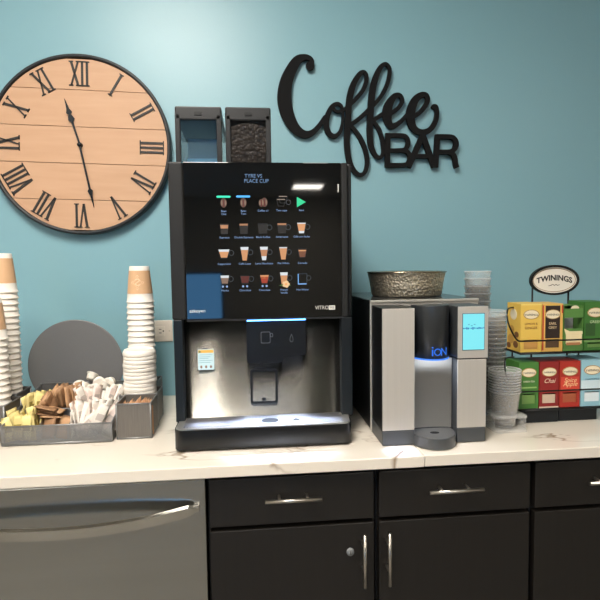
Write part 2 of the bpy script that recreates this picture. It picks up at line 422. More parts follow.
h.faces.new(A[0]); h.faces.new(A[-1][::-1])
for x in (-.693+.004, -.127): box(h, x-.006, x+.006, -.62, -.6095, HC-.106, HC-.09, .001)
dw.part('handle', h, brushed('handle_steel', (216, 213, 206), .24, .3), label='polished curved bar handle')

# ================================================================== wall clock
CX, CZc, RR = -.523, HC+.8125, .2765
ck = Thing('wall_clock', 'large round wooden wall clock with black Roman numerals on teal wall', 'clock', (CX, -.003, CZc))
tilt = math.radians(1.5)
def cp(r, a): a -= 0; return (CX+r*math.sin(a), CZc+r*math.cos(a))     # clockwise from twelve
f = new()
lines = [-.169, -.056, .057, .170]
edges_ = [-RR+.012] + lines + [RR-.012]
for k in range(5):                                    # five boards with grooves
    z0, z1 = edges_[k]+.0010, edges_[k+1]-.0010; R = RR-.010; pl = []
    n = 18
    for i in range(n+1):
        z = z0+(z1-z0)*i/n; pl.append((CX+math.sqrt(max(R*R-z*z, 0)), CZc+z))
    for i in range(n+1):
        z = z1-(z1-z0)*i/n; pl.append((CX-math.sqrt(max(R*R-z*z, 0)), CZc+z))
    prism(f, pl, -.026, -.012)
prism(f, ell(CX, CZc, RR-.009, RR-.009, 64), -.011, -.004, mi=1)
ck.part('face', f, [wood_m, FL((96, 66, 42))])
rim = new(); lathe(rim, [(RR-.009, -.004), (RR-.009, .024), (RR-.007, .028), (RR-.001, .028), (RR+.002, .024), (RR+.002, -.004), (RR-.009, -.004)], 96)
rim2 = new(); merge(rim2, rim, 0, Matrix.Translation((CX, -.006, CZc)) @ Matrix.Rotation(PI/2, 4, 'X'))
ck.part('rim', rim2, M('clock_rim', (48, 50, 52), .45, .3))
num_m = M('numeral_black', (46, 44, 42), .55, .2)
R0, R1 = .182, .256
def numeral(s, hour):
    b = new(); W = {'I': .0145, 'V': .029, 'X': .031}; tot = sum(W[c] for c in s); x = -tot/2
    T = 0.0032
    def stroke(x0, z0, x1, z1, w): ribbon(b, [(x0, z0, w), (x1, z1, w)], -.0295, -.0262, cap=False)
    def serif(xc, z, w): box(b, xc-w/2, xc+w/2, -.0295, -.0262, z-.0015, z+.0015)
    for c in s:
        xc = x+W[c]/2
        if c == 'I': stroke(xc, R0, xc, R1, T); serif(xc, R1-.001, .0145); serif(xc, R0+.001, .0145)
        elif c == 'V':
            stroke(xc-.0105, R1, xc, R0, T*1.1); stroke(xc+.0105, R1, xc, R0, T*.7); serif(xc-.0105, R1-.001, .014); serif(xc+.0105, R1-.001, .012)
        else:
            stroke(xc-.0105, R1, xc+.0105, R0, T*1.1); stroke(xc+.0105, R1, xc-.0105, R0, T*.7)
            for sx in (-.0105, .0105): serif(xc+sx, R1-.001, .013); serif(xc+sx, R0+.001, .013)
        x += W[c]
    a = hour*PI/6
    for v in b.verts:
        X, Z = v.co.x, v.co.z; v.co.x = CX+X*math.cos(a)+Z*math.sin(a); v.co.z = CZc-X*math.sin(a)+Z*math.cos(a)
    ck.part('numeral', b, num_m)
for i, s in enumerate(['XII', 'I', 'II', 'III', 'IV', 'V', 'VI', 'VII', 'VIII', 'IX', 'X', 'XI']): numeral(s, i)
hand_m = M('clock_hand_black', (36, 40, 44), .25, .6)
def hand(name, ang, length, w, y, tip):
    b = new(); L = length
    prof = [(-.012, .0025), (0, w*.5), (L*.30, w*.55), (L*.5, w*.62), (L*.55, w*1.9), (L*.62, w*1.2), (L*.66, w*.55), (L*.70, w*1.7), (L*.78, w*.8), (L, .0005)] if tip else \
           [(-.012, .0025), (0, w*.6), (L*.55, w*.55), (L*.70, w*.62), (L*.735, w*1.6), (L*.80, w*.75), (L, .0005)]
    ribbon(b, [(0, z, hw) for z, hw in prof], y-.002, y, cap=False)
    for v in b.verts:
        X, Z = v.co.x, v.co.z; v.co.x = CX+X*math.cos(ang)+Z*math.sin(ang); v.co.z = CZc-X*math.sin(ang)+Z*math.cos(ang)
    ck.part(name, b, hand_m)
hand('hour_hand', math.radians(-17.6), .146, .0055, -.032, True)
hand('minute_hand', math.radians(167.8), .198, .0052, -.036, False)
cb = new(); cc = new(); lathe(cc, [(.0075, -.014), (.0075, .002), (.005, .005), (0, .006)], 20); merge(cb, cc, 0, Matrix.Translation((CX, -.036, CZc)) @ Matrix.Rotation(PI/2, 4, 'X'))
ck.part('hub', cb, hand_m)
ck.o.rotation_euler = (0, tilt, 0)

# ================================================================== Coffee Bar sign
SY = -.016
sgn = Thing('wall_sign', 'black cut-out script sign reading Coffee Bar on teal wall', 'sign', (.35, -.004, HC+.75))
def sp(pts, sub=7):
    w = []
    for x, y, d in pts:
        p = at(x, y, SY); q = at(x+1, y, SY); w.append((p.x, p.z, d/2*(q-p).length))
    return catmull(w, sub)
script = [
 [(312.2, 63, 4.4), (311.6, 60.2, 4.6), (309.2, 57.8, 4.8), (304, 57, 6), (297, 60.5, 9), (290, 72, 11.3), (285.8, 84, 13.2), (284.4, 97.5, 14.4), (286.2, 110, 13.6), (290.8, 121.5, 11.8), (297, 130, 9.5), (304.5, 134.2, 7.6), (312, 132.7, 5.8), (319, 126, 4.8), (325, 117, 4.2)],
 [(342.8, 112, 2.8), (343, 118, 2.8), (342.3, 125, 3.2), (340, 132, 3.8), (335, 136, 4.4), (329.5, 133.8, 5.2), (326.4, 125.5, 5.7), (327.8, 115, 5.3), (331.8, 107, 4.6), (336.8, 103.8, 3.8), (341, 105.4, 3.1), (342.6, 110, 2.8)],
 [(333.6, 107.5, 2.6), (335.2, 110.6, 2.8), (338.5, 111.4, 3), (343, 109.8, 3.2), (347, 107.3, 3), (350, 105.3, 3)],
 [(349.3, 106, 3), (356, 98.5, 3.8), (362.8, 90.3, 4.2), (366.2, 82, 4.2), (366.3, 75, 3.8), (363.5, 71.8, 3.6), (359.3, 74.5, 4.8), (353.8, 83.5, 6), (350.5, 94, 6.4), (348.8, 106, 6.2), (348.2, 118, 6), (347.2, 133, 6), (346.9, 143, 5.8), (348.3, 156.5, 5.8), (351.3, 166.3, 5.2), (356.3, 173, 4.4), (361, 174.8, 4), (365.2, 171.5, 4), (367.3, 162.5, 4.4), (365.8, 151.3, 4.6), (361, 139.3, 4.6), (355, 130.3, 4.2), (349.3, 124.5, 3.6)],
 [(350, 124.5, 3.6), (358, 119.5, 4), (368, 110.5, 4.2), (371, 107, 4)],
 [(373, 106, 3.4), (381.5, 95.5, 4), (387.5, 83.5, 4), (389.8, 71.5, 3.8), (388.3, 66, 3.6), (384.5, 64.2, 3.8), (379.3, 69.3, 5.2), (374.3, 82, 6.2), (371.8, 95.5, 6.4), (370.7, 112, 6.2), (369.8, 127, 6), (370.4, 142, 5.8), (371.8, 148, 5.2), (374.5, 154, 4.6), (378.3, 157.5, 3.8), (381.7, 156.3, 3.6), (383.5, 150.5, 4), (382.3, 140, 4.4), (379, 129.5, 4.2), (374, 122.3, 3.6)],
 [(373, 120.5, 3.4), (378, 117, 3.8), (386, 112, 4)],
 [(386, 115, 3.4), (392, 112.6, 4), (399.3, 106.8, 4), (402.3, 100.5, 4), (399.5, 95.4, 4.2), (393.8, 97, 6), (388.6, 105.3, 8.4), (386.9, 114.5, 9.2), (388.4, 122.6, 7.2), (392.3, 126.2, 5.4), (399.5, 122.5, 4.4), (406.3, 115.6, 4), (410, 111, 4)],
 [(409, 118, 3.6), (415, 115.8, 4), (422.3, 109.8, 4.6), (427.1, 102, 4.6), (426.6, 96, 4.6), (421.8, 95, 5.4), (415.2, 100, 7.4), (411, 110.5, 8.6), (410.8, 121, 8.2), (414.3, 129, 6.4), (421.8, 132.5, 5.6), (430, 129.6, 5.2), (435.2, 121.8, 4.6), (436.9, 113.5, 4.2), (435.8, 107.8, 4.8), (433.8, 106.8, 5)],
]
b = new()
for i, s_ in enumerate(script): ribbon(b, sp(s_), SY-.0004*i, -.009, drift=.0007)
q = sp([(310.2, 65.6, 8.8), (311, 65.6, 8.8)], 1)[0]; prism(b, ell(q[0], q[1], q[2], q[2], 20), SY+.0006, -.009)
sgn.part('script_lettering', b, signblack_m)
barl = [
 [(387.9, 133.2, 5), (387.3, 167.4, 5)],
 [(386, 135.6, 4.2), (402, 135.8, 4.2), (406.2, 137.6, 4.2), (408, 142.5, 4.4), (406.4, 147.8, 4.3), (402, 150.4, 4.2), (386, 150.6, 4)],
 [(400, 150.5, 4), (407, 152, 4.2), (410, 157.6, 4.6), (408, 163, 4.4), (403, 165.2, 4.4), (386, 165.4, 4.4)],
 [(423, 134.5, 5.4), (408.4, 167.4, 5.2)], [(422.4, 134.5, 5.4), (434, 167.4, 5.4)], [(413, 156.4, 4.2), (430.5, 156.4, 4.2)],
 [(437.4, 134.8, 5), (435.3, 167.4, 5)],
 [(436, 136.8, 4.4), (449, 137, 4.4), (453.8, 138.8, 4.4), (455.9, 143.8, 4.8), (454, 149.6, 4.6), (449, 152, 4.4), (436, 152, 4.2)],
 [(447, 152, 4.2), (452.5, 154.4, 4.4), (454.6, 159, 4.6), (455.2, 164, 4.6), (456.6, 168, 4.4)],
]
b = new()
for i, s_ in enumerate(barl): ribbon(b, sp(s_, 6 if len(s_) > 2 else 1), SY-.0040-.0003*i, -.009, cap=False)
sgn.part('bar_lettering', b, signblack_m)
b = new()
for x, y in ((290, 100), (387.5, 150), (436, 150), (370, 100)):
    p = at(x, y, SY); box(b, p.x-.004, p.x+.004, -.007, -.001, p.z-.004, p.z+.004)
sgn.part('standoff', b, black_m)

# ================================================================== outlet
pc = at(154.5, 331.2, -.006)
ox, oz = pc.x, pc.z
ol = Thing('wall_outlet', 'cream double wall outlet between the paper cups and coffee machine', 'outlet', (ox, 0, oz))
ol.part('cover_plate', box(new(), ox-.0585, ox+.0585, -.006, -.0005, oz-.0355, oz+.0355, .0025), M('outlet_plate', (226, 214, 200), .4))
b = new(); box(b, ox-.034, ox+.034, -.0085, -.006, oz-.0165, oz+.0165, .001)
rc = ol.part('receptacle', b, M('outlet_face', (234, 224, 210), .35))
for sx in (-.0195, .0195):
    b = new(); q = ox+sx
    for dz in (-.006, .006): box(b, q-.0045, q+.0035, -.0088, -.0083, oz+dz-.0011, oz+dz+.0011)
    prism(b, ell(q+.0095, oz, .0026, .0026, 12), -.0088, -.0083)
    ol.part('slots', b, FL((60, 50, 44)), rc)
for sx in (-.0485, .0485):
    b = new(); prism(b, ell(ox+sx, oz, .0028, .0028, 12), -.0072, -.0058); ol.part('screw', b, FL((200, 188, 172)))

# ================================================================== coffee machine
ML, MR, MF, MB_ = -.1875, .249, -.48, -.06
mz = lambda z: HC+z
cm = Thing('coffee_machine', 'tall black and steel bean-to-cup coffee machine with lit drink menu', 'coffee machine', ((ML+MR)/2, -.27, HC))
b = new(); box(b, ML+.006, MR-.004, -.447, MB_, mz(.012), mz(.668), .004)
cm.part('body', b, dark_m)
b = new()
for x in (ML+.03, MR-.03):
    for y in (-.42, -.1): lathe(b, [(0, 0), (.018, 0), (.018, .012), (0, .012)], 16, (x, y, HC+.0003))
cm.part('foot', b, black_m)
# upper door: black glass between two charcoal pillars
b = new(); box(b, ML, ML+.034, MF-.002, -.452, mz(.301), mz(.672), .004); dl = cm.part('door_pillar', b, char_m)
b = new(); box(b, .2225, .238, MF-.002, -.452, mz(.299), mz(.672), .003); cm.part('door_pillar', b, char_m)
b = new(); box(b, .238, MR, MF+.006, -.452, mz(.299), mz(.671), .004); cm.part('door_edge', b, black_m)
b = new(); box(b, ML+.0342, .2222, MF, -.4555, mz(.3005), mz(.672), .0015); panel = cm.part('display_panel', b, glass_m)
b = new(); box(b, .2135, .2165, MF-.0008, MF+.0002, mz(.602), mz(.621)); cm.part('sensor_window', b, FL((190, 190, 186)), panel)
b = new(); box(b, .13, .19, MF-.0004, MF+.0002, mz(.6705), mz(.6718)); cm.part('top_highlight', b, FL((150, 150, 150)), panel)  # light grey strip painted in as the highlight on the top edge
b = new(); box(b, ML+.0342, .2222, MF+.003, -.456, mz(.2955), mz(.3003)); cm.part('door_bottom_edge', b, FL((40, 40, 42)))
# lower part
b = new(); box(b, ML+.002, ML+.0235, MF, -.44, mz(.052), mz(.3005), .002); cm.part('side_pillar', b, dark_m)
b = new(); box(b, .2205, .2475, MF, -.44, mz(.052), mz(.2985), .002); cm.part('side_pillar', b, dark_m)
b = new(); n = 24; V = []
for i in range(n+1):
    u = i/n; x = ML+.022+u*(.2215-ML-.022); y = -.452-.004*math.sin(PI*u)
    V.append((b.verts.new((x, y, mz(.05))), b.verts.new((x, y, mz(.297)))))
for i in range(n):
    f = b.faces.new([V[i][0], V[i+1][0], V[i+1][1], V[i][1]]); f.smooth = True
bmesh.ops.solidify(b, geom=b.faces[:], thickness=.004)
cm.part('front_panel', b, steel_m, label='brushed stainless steel front panel')
# dispensing head: deep left block, shallower right block
def pxz(x, y, Y): p = at(x, y, Y); return p.x, p.z
HY = -.472
hx0, hz1 = pxz(246, 317, HY); hx1 = pxz(306, 317, HY)[0]; hzL = pxz(250, 363.5, HY)[1]; hzR = pxz(300, 355, HY)[1]; hxm = pxz(283, 360, HY)[0]
hz1 = mz(.2965)
r = .008
def arc(cx, cz, rr, a0, a1, n=5): return [(cx+rr*math.cos(a0+(a1-a0)*i/n), cz+rr*math.sin(a0+(a1-a0)*i/n)) for i in range(n+1)]
pl = [(hx0, hz1)] + arc(hx0+r, hzL+r, r, PI, 1.5*PI) + arc(hxm-r, hzL+r, r, 1.5*PI, 2*PI) + [(hxm, hzR)] + arc(hx1-r*.6, hzR+r*.6, r*.6, 1.5*PI, 2*PI) + [(hx1, hz1)]
b = new(); prism(b, pl, HY, -.4525)
bmesh.ops.bevel(b, geom=[e for e in b.edges if abs(e.verts[0].co.y-HY) < 1e-5 and abs(e.verts[1].co.y-HY) < 1e-5], offset=.004, segments=2, affect='EDGES')
head = cm.part('dispensing_head', b, M('head_black', (9, 11, 15), .36, spec=.4))
b = new(); box(b, hx0+.002, hx1-.002, HY-.007, HY-.001, hz1-.0030, hz1-.0005)
cm.part('light_strip', b, E((90, 160, 255), 9), head)
ic_m = FL((92, 98, 104))
b = new(); cxp, czp = pxz(266, 337.5, HY)
ringprism(b, rrect(cxp-.0125, cxp+.0105, czp-.014, czp+.014, .003), rrect(cxp-.0115, cxp+.0095, czp-.013, czp+.013, .0025), HY-.0005, HY+.0002)
ringprism(b, rrect(cxp+.0105, cxp+.017, czp+.001, czp+.010, .002), rrect(cxp+.0112, cxp+.016, czp+.002, czp+.009, .0017), HY-.0005, HY+.0002)
cm.part('cup_symbol', b, ic_m, head)
b = new(); dxp, dzp = pxz(291.5, 338, HY)
dr_o = [(dxp+k*math.sin(t)*.0058*(math.sin(t/2)**1.2), dzp+.010*math.cos(t)) for k in (1,) for t in [2*PI*i/28 for i in range(28)]]
dr_i = [(dxp+(p[0]-dxp)*.82, dzp+(p[1]-dzp)*.85-.0006) for p in dr_o]
ringprism(b, dr_o, dr_i, HY-.0005, HY+.0002); cm.part('drop_symbol', b, ic_m, head)
# cup sensor hatch: black rounded outline with small triangle
fy = -.4565
x0, z1 = pxz(250, 369.5, fy); x1, z0 = pxz(278, 402.5, fy)
b = new(); ringprism(b, rrect(x0, x1, z0, z1, .008), rrect(x0+.0055, x1-.0055, z0+.0055, z1-.0055, .004), fy-.002, fy+.004)
hatch = cm.part('hatch_frame', b, black_m)
b = new(); tx, tz = pxz(264, 399, fy); prism(b, [(tx-.0065, tz+.0035), (tx+.0065, tz+.0035), (tx, tz-.0045)], fy-.0012, fy+.001); cm.part('arrow_mark', b, black_m, hatch)
# sticker
x0, z1 = pxz(197.7, 349.8, fy); x1, z0 = pxz(214.3, 369.5, fy); sw, sh = x1-x0, z1-z0
b = new(); box(b, x0, x1, fy-.0010, fy+.003, z0, z1, .0002)
box(b, x0+.001, x1-.001, fy-.0014, fy-.0009, z1-sh*.16, z1-.0008, mi=1)
for k, t in enumerate((.24, .34, .42, .52, .62)): box(b, x0+sw*.1, x1-sw*(.1+.12*(k % 3)), fy-.0014, fy-.0009, z1-sh*(t+.028), z1-sh*t, mi=2)
for t in (.2, .5, .8): prism(b, ell(x0+sw*t, z0+sh*.15, sw*.07, sh*.075, 10), fy-.0014, fy-.0009, mi=3)
prism(b, ell(x0+sw*.12, z1-sh*.1, sw*.07, sh*.055, 10), fy-.0017, fy-.0009, mi=4)
cm.part('sticker', b, [FL((196, 222, 228)), FL((230, 180, 84)), FL((140, 180, 190)), FL((140, 116, 100)), FL((60, 110, 60))])
# drip tray
TL, TR, TF = -.1815, .2335, -.5465
b = new(); outl = [(ML+.006, -.4575)] + [(TL, TF+.022)] + arc(TL+.018, TF+.018, .018, PI, 1.5*PI)[1:] + arc(TR-.018, TF+.018, .018, 1.5*PI, 2*PI)[:-1] + [(TR, TF+.022), (MR-.006, -.4575)]
prism(b, outl, mz(.006), mz(.052), axis='Z'); tr_ = cm.part('drip_tray', b, M('tray_gloss_black', (14, 15, 17), .2))
b = new(); ins = [(ML+.010, -.458), (TL+.003, TF+.023)] + arc(TL+.020, TF+.020, .0175, PI, 1.5*PI)[1:] + arc(TR-.020, TF+.020, .0175, 1.5*PI, 2*PI)[:-1] + [(TR-.003, TF+.023), (MR-.010, -.458)]
prism(b, ins, mz(.0515), mz(.0545), axis='Z'); cm.part('tray_top', b, M('tray_steel', (222, 220, 216), .28, .85), tr_)
b = new(); box(b, ML+.026, .214, -.533, -.460, mz(.0545), mz(.0553)); cm.part('grille', b, grille_m, tr_, 'perforated steel grille')
b = new(); gx, gy = at(264.5, 418, -.5).x, -.502
ax = (CAM.z-mz(.0555))
prism(b, [(.0665-.026+p[0]*.021, -.506+p[1]*.019) for p in ell(0, 0, 1, 1, 24)], mz(.0553), mz(.0558), axis='Z'); cm.part('cup_mark', b, black_m, tr_)
b = new(); prism(b, [(.103-.012, -.516), (.103+.012, -.516), (.103, -.494)], mz(.0553), mz(.0558), axis='Z'); cm.part('arrow_mark', b, black_m, tr_)
b = new(); box(b, TL+.012, TR-.014, TF+.02, -.47, mz(.0005), mz(.006)); cm.part('tray_base', b, black_m, tr_)
# bean hoppers
def hopper(x0, x1, full):
    zt = mz(.824); zb = mz(.668); y0, y1 = -.40, -.17; g = .003
    hp = new()
    for a in ((x0, x1, y0, y0+g), (x0, x1, y1-g, y1), (x0, x0+g, y0+g, y1-g), (x1-g, x1, y0+g, y1-g)): box(hp, a[0], a[1], a[2], a[3], zb+.001, zt-.034)
    w = cm.part('bean_hopper', hp, smoke_m if full else clear('smoked_blue_plastic', (30, 50, 70), .16, .08))
    c = new()
    for a in ((x0-.001, x0+.012), (x1-.012, x1+.001)): box(c, a[0], a[1], y0-.002, y0+.008, zb+.001, zt-.02, .002)
    box(c, x0-.001, x1+.001, y0-.002, y1+.002, zt-.0345, zt, .004); box(c, x0+.012, x1-.012, y0-.001, y1, zb+.001, zb+.006)
    xm = (x0+x1)/2
    cm.part('hopper_lid', c, M('hopper_lid_plastic', (24, 25, 27), .32), w)
    k = new(); prism(k, rrect(xm-.010, xm+.010, zt-.022, zt-.014, .0038), y0-.004, y0-.001); cm.part('lid_lock', k, black_m, w)
    if full:
        q = new(); box(q, x0+.005, x1-.005, y0+.005, y1-.005, zb+.006, zt-.05)
        pk = [(x0+.005, zt-.05)]+[(x0+.005+(x1-x0-.01)*i/10, zt-.05+.012*math.sin(PI*i/10)) for i in range(1, 10)]+[(x1-.005, zt-.05)]
        prism(q, pk, y0+.005, y1-.005)
        cm.part('coffee_beans', q, beans_m, w)
    else:
        q = new(); box(q, x0+.018, x1-.016, y0+.1, y0+.104, zb+.006, zt-.055); 
        cm.part('reflection_sheet', q, clear('pale_blue_reflection', (150, 195, 228), .5, .1), w)  # pale blue sheet put in for the window's reflection in the empty hopper
        q = new(); prism(q, [(y0+.02, zb+.006), (y1-.02, zb+.006), (y1-.02, zb+.03), (y0+.08, zb+.045)], x0+.018, x1-.016, axis='X')
        cm.part('reflection_block', q, M('blue_reflection', (140, 200, 240), .3), w)  # blue block standing in for the brightest reflection low in the hopper
hopper(-.178, -.0655, False); hopper(-.0545, .0575, True)

# ---- lit menu on the display
DY = MF-.0002
def dp(x, y): p = at(x, y, DY-.0005); return p.x, p.z
PX = (at(251, 240, DY)-at(250, 240, DY)).length
class Ico:
    def __init__(s): s.b = new(); s.m = []
    def mi(s, col, st):
        m = E(col, st)
        if m not in s.m: s.m.append(m)
        return s.m.index(m)
    def poly(s, pts, col, st=.9, lay=0): prism(s.b, pts, DY-.0004-.0002*lay, DY-.0001, s.mi(col, st))
    def ring(s, o, i, col, st=.6, lay=0): ringprism(s.b, o, i, DY-.0004-.0002*lay, DY-.0001, s.mi(col, st))
def cup_shape(cx, cz, wt, wb, h, t0=0., t1=1.):       # trapezoid slice of a glass, t from bottom to top
    w0 = wb+(wt-wb)*t0; w1 = wb+(wt-wb)*t1
    return [(cx-w0/2, cz-h/2+h*t0), (cx+w0/2, cz-h/2+h*t0), (cx+w1/2, cz-h/2+h*t1), (cx-w1/2, cz-h/2+h*t1)]
def loop(ic, cx, cz, r, col=(70, 78, 84), st=.7):
    ic.ring(ell(cx, cz, r, r*1.1, 18), ell(cx, cz, r*.8, r*.88, 18), col, st)
def menu_icon(px, py, caption, draw, cap_dy):
    ic = Ico(); cx, cz = dp(px, py); draw(ic, cx, cz)
    o = cm.part('menu_icon', ic.b, ic.m, panel)
    lines = caption.split('/')
    t = new()
    for k, s in enumerate(lines): add_text(t, s, cx, DY-.0002, dp(px, py+cap_dy+k*2.9)[1], .0066, thick=.0003)
    cm.part('caption', t, E((150, 185, 235), .8), o)
BEAN, BEAND = (150, 96, 66), (190, 70, 44)
def bean(ic, cx, cz, k=1., bar=None):
    ic.poly(ell(cx, cz, 3.2*PX*k, 4.6*PX*k, 20), (112, 78, 60), .55)
    ic.poly([(cx-.5*PX, cz-4.2*PX*k), (cx+.5*PX, cz-4.2*PX*k), (cx+.7*PX, cz), (cx+.3*PX, cz+4.2*PX*k), (cx-.7*PX, cz+4.2*PX*k), (cx-.3*PX, cz)], (120, 26, 18), .6, 1)
    for s in (-1, 1): ic.poly(ell(cx+s*1.8*PX*k, cz, .7*PX, 2.8*PX*k, 10), (176, 138, 116), .6, 1)
    if bar: ic.poly(rrect(cx-7*PX, cx+7*PX, cz+5.2*PX, cz+7.2*PX, 1*PX, 3), bar, 1.3, 1)
def glass(wt, wb, h, layers, handle=True, outline=(60, 64, 68), os_=.35):
    def d(ic, cx, cz):
        ic.ring(cup_shape(cx, cz, wt*PX, wb*PX, h*PX), cup_shape(cx, cz, (wt-1)*PX, (wb-1)*PX, (h-1)*PX), outline, os_)
        for t0, t1, col, st in layers: ic.poly(cup_shape(cx, cz, (wt-.6)*PX, (wb-.6)*PX, h*PX, t0, t1), col, st, 1)
        if handle: loop(ic, cx+(wt/2+1.6)*PX, cz+h*.1*PX, 2.6*PX)
    return d
FOAM = (226, 232, 236); LATTE = (226, 160, 108); TAN = (200, 140, 98); DK = (60, 46, 38)
def play(ic, cx, cz): ic.poly([(cx-4.5*PX, cz+5.2*PX), (cx+4.6*PX, cz), (cx-4.5*PX, cz-5.2*PX)], (38, 214, 150), 1.0)
def twocups(ic, cx, cz):
    for dx, dz in ((1.5, 2.5), (-.5, -.5)):
        ic.ring(cup_shape(cx+dx*PX, cz+dz*PX, 9*PX, 6*PX, 7*PX), cup_shape(cx+dx*PX, cz+dz*PX, 8.2*PX, 5.2*PX, 6.2*PX), (66, 68, 70), .4)
        ic.poly([(cx+(dx-4)*PX, cz+(dz+2.8)*PX), (cx+(dx+4)*PX, cz+(dz+2.8)*PX), (cx+(dx+4)*PX, cz+(dz+3.8)*PX), (cx+(dx-4)*PX, cz+(dz+3.8)*PX)], (168, 150, 134), .6, 1)
    loop(ic, cx+7*PX, cz, 2.4*PX)
def twobeans(ic, cx, cz): bean(ic, cx-1.6*PX, cz-.4*PX, .85); bean(ic, cx+1.4*PX, cz+.2*PX, 1)
def pips(d):
    def e(ic, cx, cz):
        d(ic, cx, cz)
        for s in (-2, 2): ic.poly(ell(cx+s*PX, cz-6.6*PX, 1.1*PX, 1.1*PX, 10), (150, 180, 225), .9, 2)
    return e
def flower(d):
    def e(ic, cx, cz):
        d(ic, cx, cz)
        for k in range(5): ic.poly(ell(cx+(2+2*math.cos(k*1.257))*PX, cz+(-5+2*math.sin(k*1.257))*PX, 1.9*PX, 1.7*PX, 12), (246, 206, 156), .95, 2)
        ic.poly(ell(cx+2*PX, cz-5*PX, 1.*PX, 1*PX, 8), (250, 170, 90), .95, 3)
        ic.poly([(cx-5.5*PX, cz-6.5*PX), (cx-1*PX, cz-4.6*PX), (cx-1*PX, cz-6.8*PX)], (70, 120, 50), .7, 2)
        ic.poly([(cx+7*PX, cz-6.5*PX), (cx+3*PX, cz-4.2*PX), (cx+3*PX, cz-7*PX)], (80, 140, 60), .7, 1)
    return e
def water(ic, cx, cz):
    ic.ring(cup_shape(cx, cz, 9.5*PX, 9*PX, 11*PX), cup_shape(cx, cz, 8.9*PX, 8.4*PX, 10.4*PX), (90, 110, 130), .5)
    ic.poly([(cx-4.8*PX, cz-5.5*PX), (cx-3.8*PX, cz-5.5*PX), (cx-3.8*PX, cz+5.2*PX), (cx-4.8*PX, cz+5.2*PX)], (120, 180, 240), .9, 1)
    ic.poly([(cx-4.5*PX, cz-5.6*PX), (cx+4*PX, cz-5.6*PX), (cx+4*PX, cz-4.4*PX), (cx-4.5*PX, cz-4.4*PX)], (130, 180, 240), .9, 1)
    loop(ic, cx+6.4*PX, cz+1*PX, 2.4*PX)
rows = [
 (203, [(223.6, 'Bean/One', lambda i, x, z: bean(i, x, z, 1, (40, 226, 176))), (243.3, 'Bean/Two', lambda i, x, z: bean(i, x, z, 1, (70, 170, 240))), (263, 'Coffee x1', twobeans), (281.5, 'Two cups', twocups), (301.3, 'Start', play)], 8.2),
 (229, [(224.3, 'Espresso', glass(8.6, 6.4, 10, [(.55, .9, TAN, .9), (.05, .5, DK, .3)], False)), (243.8, 'Double Espresso', glass(9, 7, 10, [(.82, 1, TAN, .75), (.05, .8, DK, .15)], False)), (263, 'Black Coffee', glass(10, 8, 10, [(.05, .9, (24, 20, 18), .3)])), (282, 'Americano', glass(9.5, 7.5, 10, [(.82, 1, TAN, .75), (.05, .8, DK, .15)])), (301.5, 'Cafe con leche', glass(9.2, 5.4, 10.5, [(0, .22, FOAM, .95), (.22, .9, LATTE, .95), (.9, 1, FOAM, .95)]))], 8.6),
 (254, [(224, 'Cappuccino', glass(11.5, 6, 9, [(.75, 1, FOAM, .95), (.1, .75, LATTE, .9)])), (244.6, 'Caffe Latte', glass(8.6, 4.6, 13.5, [(.78, 1, FOAM, .95), (0, .78, LATTE, .85)])), (264, 'Latte Macchiato', glass(8.6, 4.4, 13.5, [(.78, 1, FOAM, .95), (.3, .78, TAN, .9), (0, .3, FOAM, .95)])), (283.3, 'Flat White', glass(8.6, 4.8, 12.5, [(.9, 1, FOAM, .8), (0, .9, LATTE, .85)])), (302.4, 'Cortado', glass(9, 5.6, 9, [(.7, .85, LATTE, .9), (.05, .7, (150, 92, 62), .6)], False))], 10),
 (280, [(224.8, 'Mocha', pips(glass(9, 6, 9, [(.72, 1, FOAM, .9), (.1, .72, (160, 128, 108), .7)]))), (245, 'Chocolate', pips(glass(9.4, 6.6, 8, [(.1, .95, (120, 42, 28), .55)]))), (264.5, 'Chocolate', pips(glass(9.2, 5.6, 9, [(.6, 1, LATTE, .85), (.1, .8, (196, 70, 44), .7)]))), (284, 'French/Vanilla', flower(glass(8.4, 4.8, 14, [(.78, 1, FOAM, .95), (0, .78, LATTE, .85)]))), (302.5, 'Hot Water', water)], 10.6),
]
for py, items, dy in rows:
    for k, (px, cap, d) in enumerate(items): menu_icon(px, py-k*.25, cap, d, dy)
tx = new()
for s, x, y in (('TYRE VS', 244.5, 176), ('PLACE CUP', 244, 181)):
    q = dp(x, y); add_text(tx, s, q[0], DY-.0002, q[1], .0125, thick=.0003, align='LEFT', sx=.92)
cm.part('status_text', tx, E((120, 160, 205), .75), panel)
tx = new(); q = dp(197.5, 311); add_text(tx, 'azkoyen', q[0], DY-.0003, q[1], .0115, thick=.0003); cm.part('maker_lettering', tx, FL((225, 228, 228)), panel)
tx = new(); q = dp(322, 307.8); add_text(tx, 'VITRO', q[0], DY-.0003, q[1], .0135, thick=.0003, sx=.85); cm.part('model_lettering', tx, FL((190, 186, 178)), panel)
b = new(); q = dp(332, 307.6); box(b, q[0]-.0078, q[0]+.0078, DY-.0004, DY-.0001, q[1]-.0052, q[1]+.0052, 0); add_text(b, 'M5', q[0], DY-.0007, q[1], .009, 1, .0003); cm.part('model_badge', b, [FL((214, 210, 202)), FL((60, 60, 60))], panel)

# LED under the machine's head lighting the tray
def area(name, loc, rot, sx, sy, e, col):
    l = bpy.data.lights.new(name, 'AREA'); l.shape = 'RECTANGLE'; l.size = sx; l.size_y = sy; l.energy = e; l.color = col
    o = bpy.data.objects.new(name, l); C.objects.link(o); o.location = loc; o.rotation_euler = rot; return o
area('tray_led', ((hx0+hx1)/2, HY+.008, hzL-.004), (math.radians(-22), 0, 0), .16, .012, .8, (.62, .74, 1)).data.spread = .9

area('tray_fill_led', (.03, -.4785, mz(.2945)), (math.radians(-9.5), 0, 0),   .34, .003, .5, (.66, .76, 1)).data.spread = .27  # second strip added to widen the pool of light on the tray
